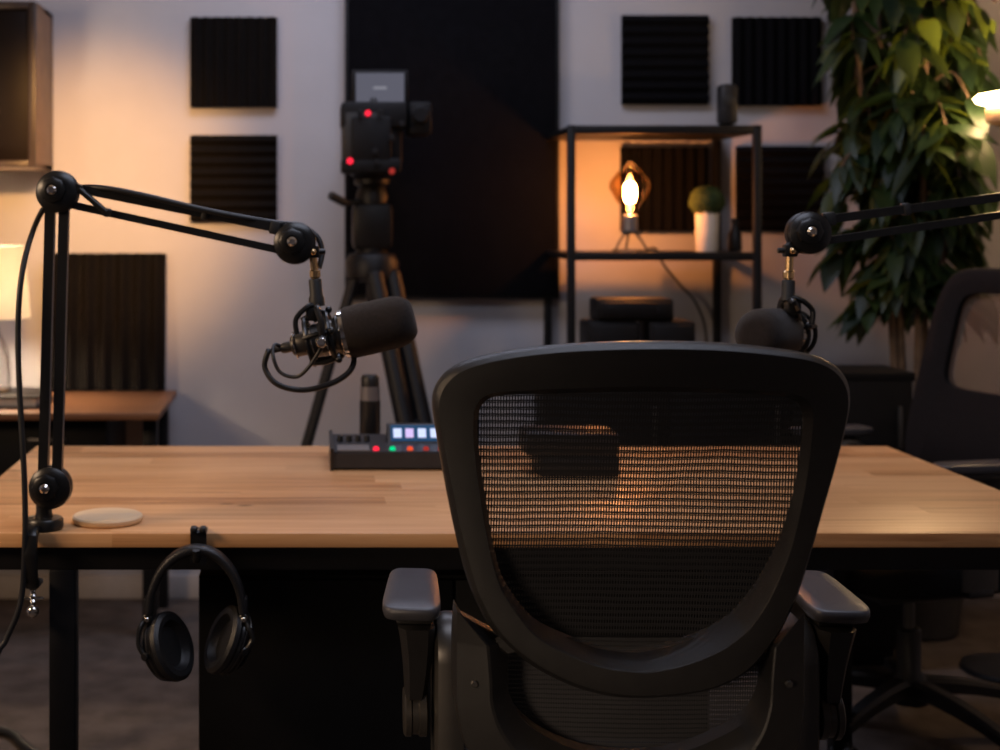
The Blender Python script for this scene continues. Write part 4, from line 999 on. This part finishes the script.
co, crd, ci = cpath(C_OUT, -.006), cpath(C_RDG, -.014), cpath(C_INN, .020)
rings = []
for a, c, e in zip(co, crd, ci):
    fw = Vector((0, 1, 0)); rings.append([a + fw * .055, a + fw * .006, a + fw * .001 + (c - a) * .06, c - (c - a) * .05, c + (e - c) * .06, e, e + fw * .03])
b = B(); add_skin(b, rings, closed_u=True, cap=True); obj('back_carrier', b, M['chair_plastic'], chair, True, angle=28)
for px_, py_ in ((474.5, 684), (789, 684)):
    b = B(); q = to_back(px_, py_, -.012); add_lathe(b, [(0, -.003), (.0035, -.003), (.0048, -.001), (.0048, .004), (0, .004)], q, (0, 1, 0), 14); obj('frame_screw', b, M['gunmetal'], chair, True)
# sockets that tie the rim to the carrier
for pts in ([(489, 640), (526, 632), (527, 652), (507, 656)], [(771, 640), (752, 634), (750, 654), (768, 656)]):
    b = B(); add_prism(b, [to_back(x, y, .004) for x, y in pts], (0, .05, 0)); bmesh.ops.bevel(b, geom=list(b.edges), offset=.003, segments=1, affect='EDGES'); obj('back_joint', b, M['chair_plastic'], chair, True)
low = soften([p + Vector((0, .012, 0)) for p in resample(catmull([to_back(x, y, .045) for x, y in [(500, 640), (505, 690), (518, 718), (545, 740), (590, 756), (632, 760), (680, 756), (728, 740), (757, 716), (770, 690), (775, 640), (740, 640), (640, 640), (540, 640)]], 6, closed=True), 100)], 1)
woven('lumbar_mesh', low, M['weave_low'], chair, None)
# spine under the carrier to the mechanism
b = B(); rr = []
for x_, y_, z_, w_, h_ in ((0, -.19, .615, .075, .02), (0, -.20, .54, .06, .022), (0, -.17, .46, .05, .022), (0, -.10, .41, .05, .02), (0, .02, .40, .05, .02)):
    rr.append((Vector((x_, y_, z_)), w_, h_))
ringz = []
for i, (p, w_, h_) in enumerate(rr):
    d = (rr[min(i + 1, 4)][0] - rr[max(i - 1, 0)][0]).normalized(); nn = d.cross(Vector((1, 0, 0))).normalized()
    ringz.append([p + Vector((w_ * a_, 0, 0)) + nn * h_ * c_ for a_, c_ in ((1, .4), (.8, 1), (-.8, 1), (-1, .4), (-1, -.4), (-.8, -1), (.8, -1), (1, -.4))])
add_skin(b, ringz, cap=True); obj('spine', b, M['chair_plastic'], chair, True)
for s in (-1, 1): chair_arm(chair, s, .778)
chair_seat(chair); chair_base(chair)

# ---- far chair at the right end of the desk, facing left
t = thing('office_chair', 'black office chair with brown-looking mesh window at the right end of desk', 'chair', (1.495, 3.47, 0), R(104), chair_group)
def by(u, z): return -.235 - .17 * (z - .62) + .5 * u * u
def rr_outline(hw_top, hw_bot, z0, z1, rad, n=100, pw=.28):
    out = []
    for k in range(n):
        a = 2 * PI * k / n; c, s = math.cos(a), math.sin(a); e = pw
        sx = (abs(c) ** e) * (1 if c > 0 else -1); sz = (abs(s) ** e) * (1 if s > 0 else -1)
        z = (z0 + z1) / 2 + (z1 - z0) / 2 * sz; f = max(0.0, (z - z0) / (z1 - z0)); hw = hw_bot + (hw_top - hw_bot) * f ** 1.3
        out.append(Vector((hw * sx, by(hw * sx, z), z)))
    return out
o2 = rr_outline(.215, .262, .60, 1.168, .08, pw=.36); i2 = rr_outline(.150, .172, .848, 1.102, .04, pw=.3); i2 = [Vector((p.x, by(p.x, p.z), p.z)) for p in i2]
rings = []
for o, r in zip(o2, i2):
    fw = Vector((0, 1, 0)); w = (r - o).normalized()
    mid = o.lerp(r, .5); mid.y = by(mid.x, mid.z)
    rings.append([o + fw * .030, o + fw * .004, o + w * .006 - fw * .002, mid - fw * .004, r - w * .004 - fw * .001, r + fw * .006, r + fw * .03, mid + fw * .04, o + w * .006 + fw * .036])
rings.append(rings[0])
b = B(); add_skin(b, rings); obj('back_frame', b, M['seat_fabric'], t, True, angle=50)
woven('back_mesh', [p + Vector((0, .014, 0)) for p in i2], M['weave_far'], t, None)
b = B(); ringz = []
rr = [(Vector((0, -.235, .72)), .05, .018), (Vector((0, -.25, .6)), .05, .02), (Vector((0, -.2, .46)), .05, .022), (Vector((0, -.1, .41)), .05, .02), (Vector((0, .02, .40)), .05, .02)]
for i, (p, w_, h_) in enumerate(rr):
    d = (rr[min(i + 1, 4)][0] - rr[max(i - 1, 0)][0]).normalized(); nn = d.cross(Vector((1, 0, 0))).normalized()
    ringz.append([p + Vector((w_ * a_, 0, 0)) + nn * h_ * c_ for a_, c_ in ((1, .4), (.8, 1), (-.8, 1), (-1, .4), (-1, -.4), (-.8, -1), (.8, -1), (1, -.4))])
add_skin(b, ringz, cap=True); obj('spine', b, M['chair_plastic'], t, True)
for s in (-1, 1): chair_arm(t, s, .735)
chair_seat(t, .49); chair_base(t, phase=.75)

# floor cable, bottom left
b = B(); add_tube(b, [(-1.3, 3.62, .012), (-1.0, 3.55, .012), (PX(0, 3.45), 3.48, .012), (PX(28, 3.38), 3.37, .012), (PX(70, 3.2), 3.2, .012), (PX(120, 3.0), 3.05, .012), (-.32, 2.9, .012)], .011, 10, 8)
tag(obj('floor_cable', b, M['cable']), 'thick black cable lying on the carpet under the desk at lower left', 'cable')

# ------------------------------------------------------------------ lights
def area(name, loc, target, size, power, col, sy=None):
    ld = bpy.data.lights.new(name, 'AREA'); ld.energy = power; ld.color = col; ld.size = size
    if sy: ld.shape = 'RECTANGLE'; ld.size_y = sy
    o = bpy.data.objects.new(name, ld); COL.objects.link(o); o.location = loc
    o.rotation_euler = (Vector(target) - Vector(loc)).to_track_quat('-Z', 'Y').to_euler()
    return o
area('ceiling_light', (.2, 3.7, 2.70), (.2, 3.95, 0), 1.5, 19, (.72, .77, 1.0), .5)
area('ceiling_light', (.5, 1.7, 2.70), (.5, 1.7, 0), 1.4, 18, (.74, .80, 1.0), .8)
area('warm_lamp', (-1.9, 1.75, 1.75), (.2, 2.7, .75), .5, 22, (1.0, .68, .42))
ld = bpy.data.lights.new('added_low_spot', 'SPOT'); ld.energy = 95; ld.color = (1.0, .74, .52); ld.spot_size = R(34); ld.spot_blend = 1.0; ld.shadow_soft_size = .25  # unseen spot added at the left to warm the chair's lower back
o = bpy.data.objects.new('added_low_spot', ld); COL.objects.link(o); o.location = (-.95, .15, 1.05)
o.rotation_euler = (Vector((.34, 1.67, .56)) - o.location).to_track_quat('-Z', 'Y').to_euler()
ld = bpy.data.lights.new('added_wall_spot', 'SPOT'); ld.energy = 330; ld.color = (1.0, .49, .15); ld.spot_size = R(33); ld.spot_blend = 1.0; ld.shadow_soft_size = .06  # unseen spot without a fixture, added for the warm glow on the left wall
o = bpy.data.objects.new('added_wall_spot', ld); COL.objects.link(o); o.location = (-.45, 2.6, 1.95)
o.rotation_euler = (P(100, 200, 4.75) - o.location).to_track_quat('-Z', 'Y').to_euler()
w = bpy.data.worlds.new('world'); sc.world = w; w.use_nodes = True
bg = w.node_tree.nodes['Background']; bg.inputs['Color'].default_value = (.5, .55, .7, 1); bg.inputs['Strength'].default_value = .02

# ------------------------------------------------------------------ camera
cd = bpy.data.cameras.new('camera'); cam = bpy.data.objects.new('camera', cd); COL.objects.link(cam)
cam.location = (0, 0, ZC); cam.rotation_euler = (R(90), 0, 0)
cd.sensor_width = 36; cd.lens = FPX * 36 / 1000
cd.shift_x = (500 - CX) / 1000; cd.shift_y = -(375 - CY) / 1000
cd.dof.use_dof = True; cd.dof.focus_distance = 1.98; cd.dof.aperture_fstop = 4.2; cd.dof.aperture_blades = 0
cd.clip_start = .05
sc.camera = cam
sc.view_settings.view_transform = 'Standard'; sc.view_settings.look = 'None'
sc.view_settings.exposure = 0.0; sc.view_settings.gamma = 1.0; sc.view_settings.use_curve_mapping = False
sc.cycles.use_denoising = True
sc.cycles.max_bounces = 8; sc.cycles.transparent_max_bounces = 16
sc.cycles.sample_clamp_indirect = 6
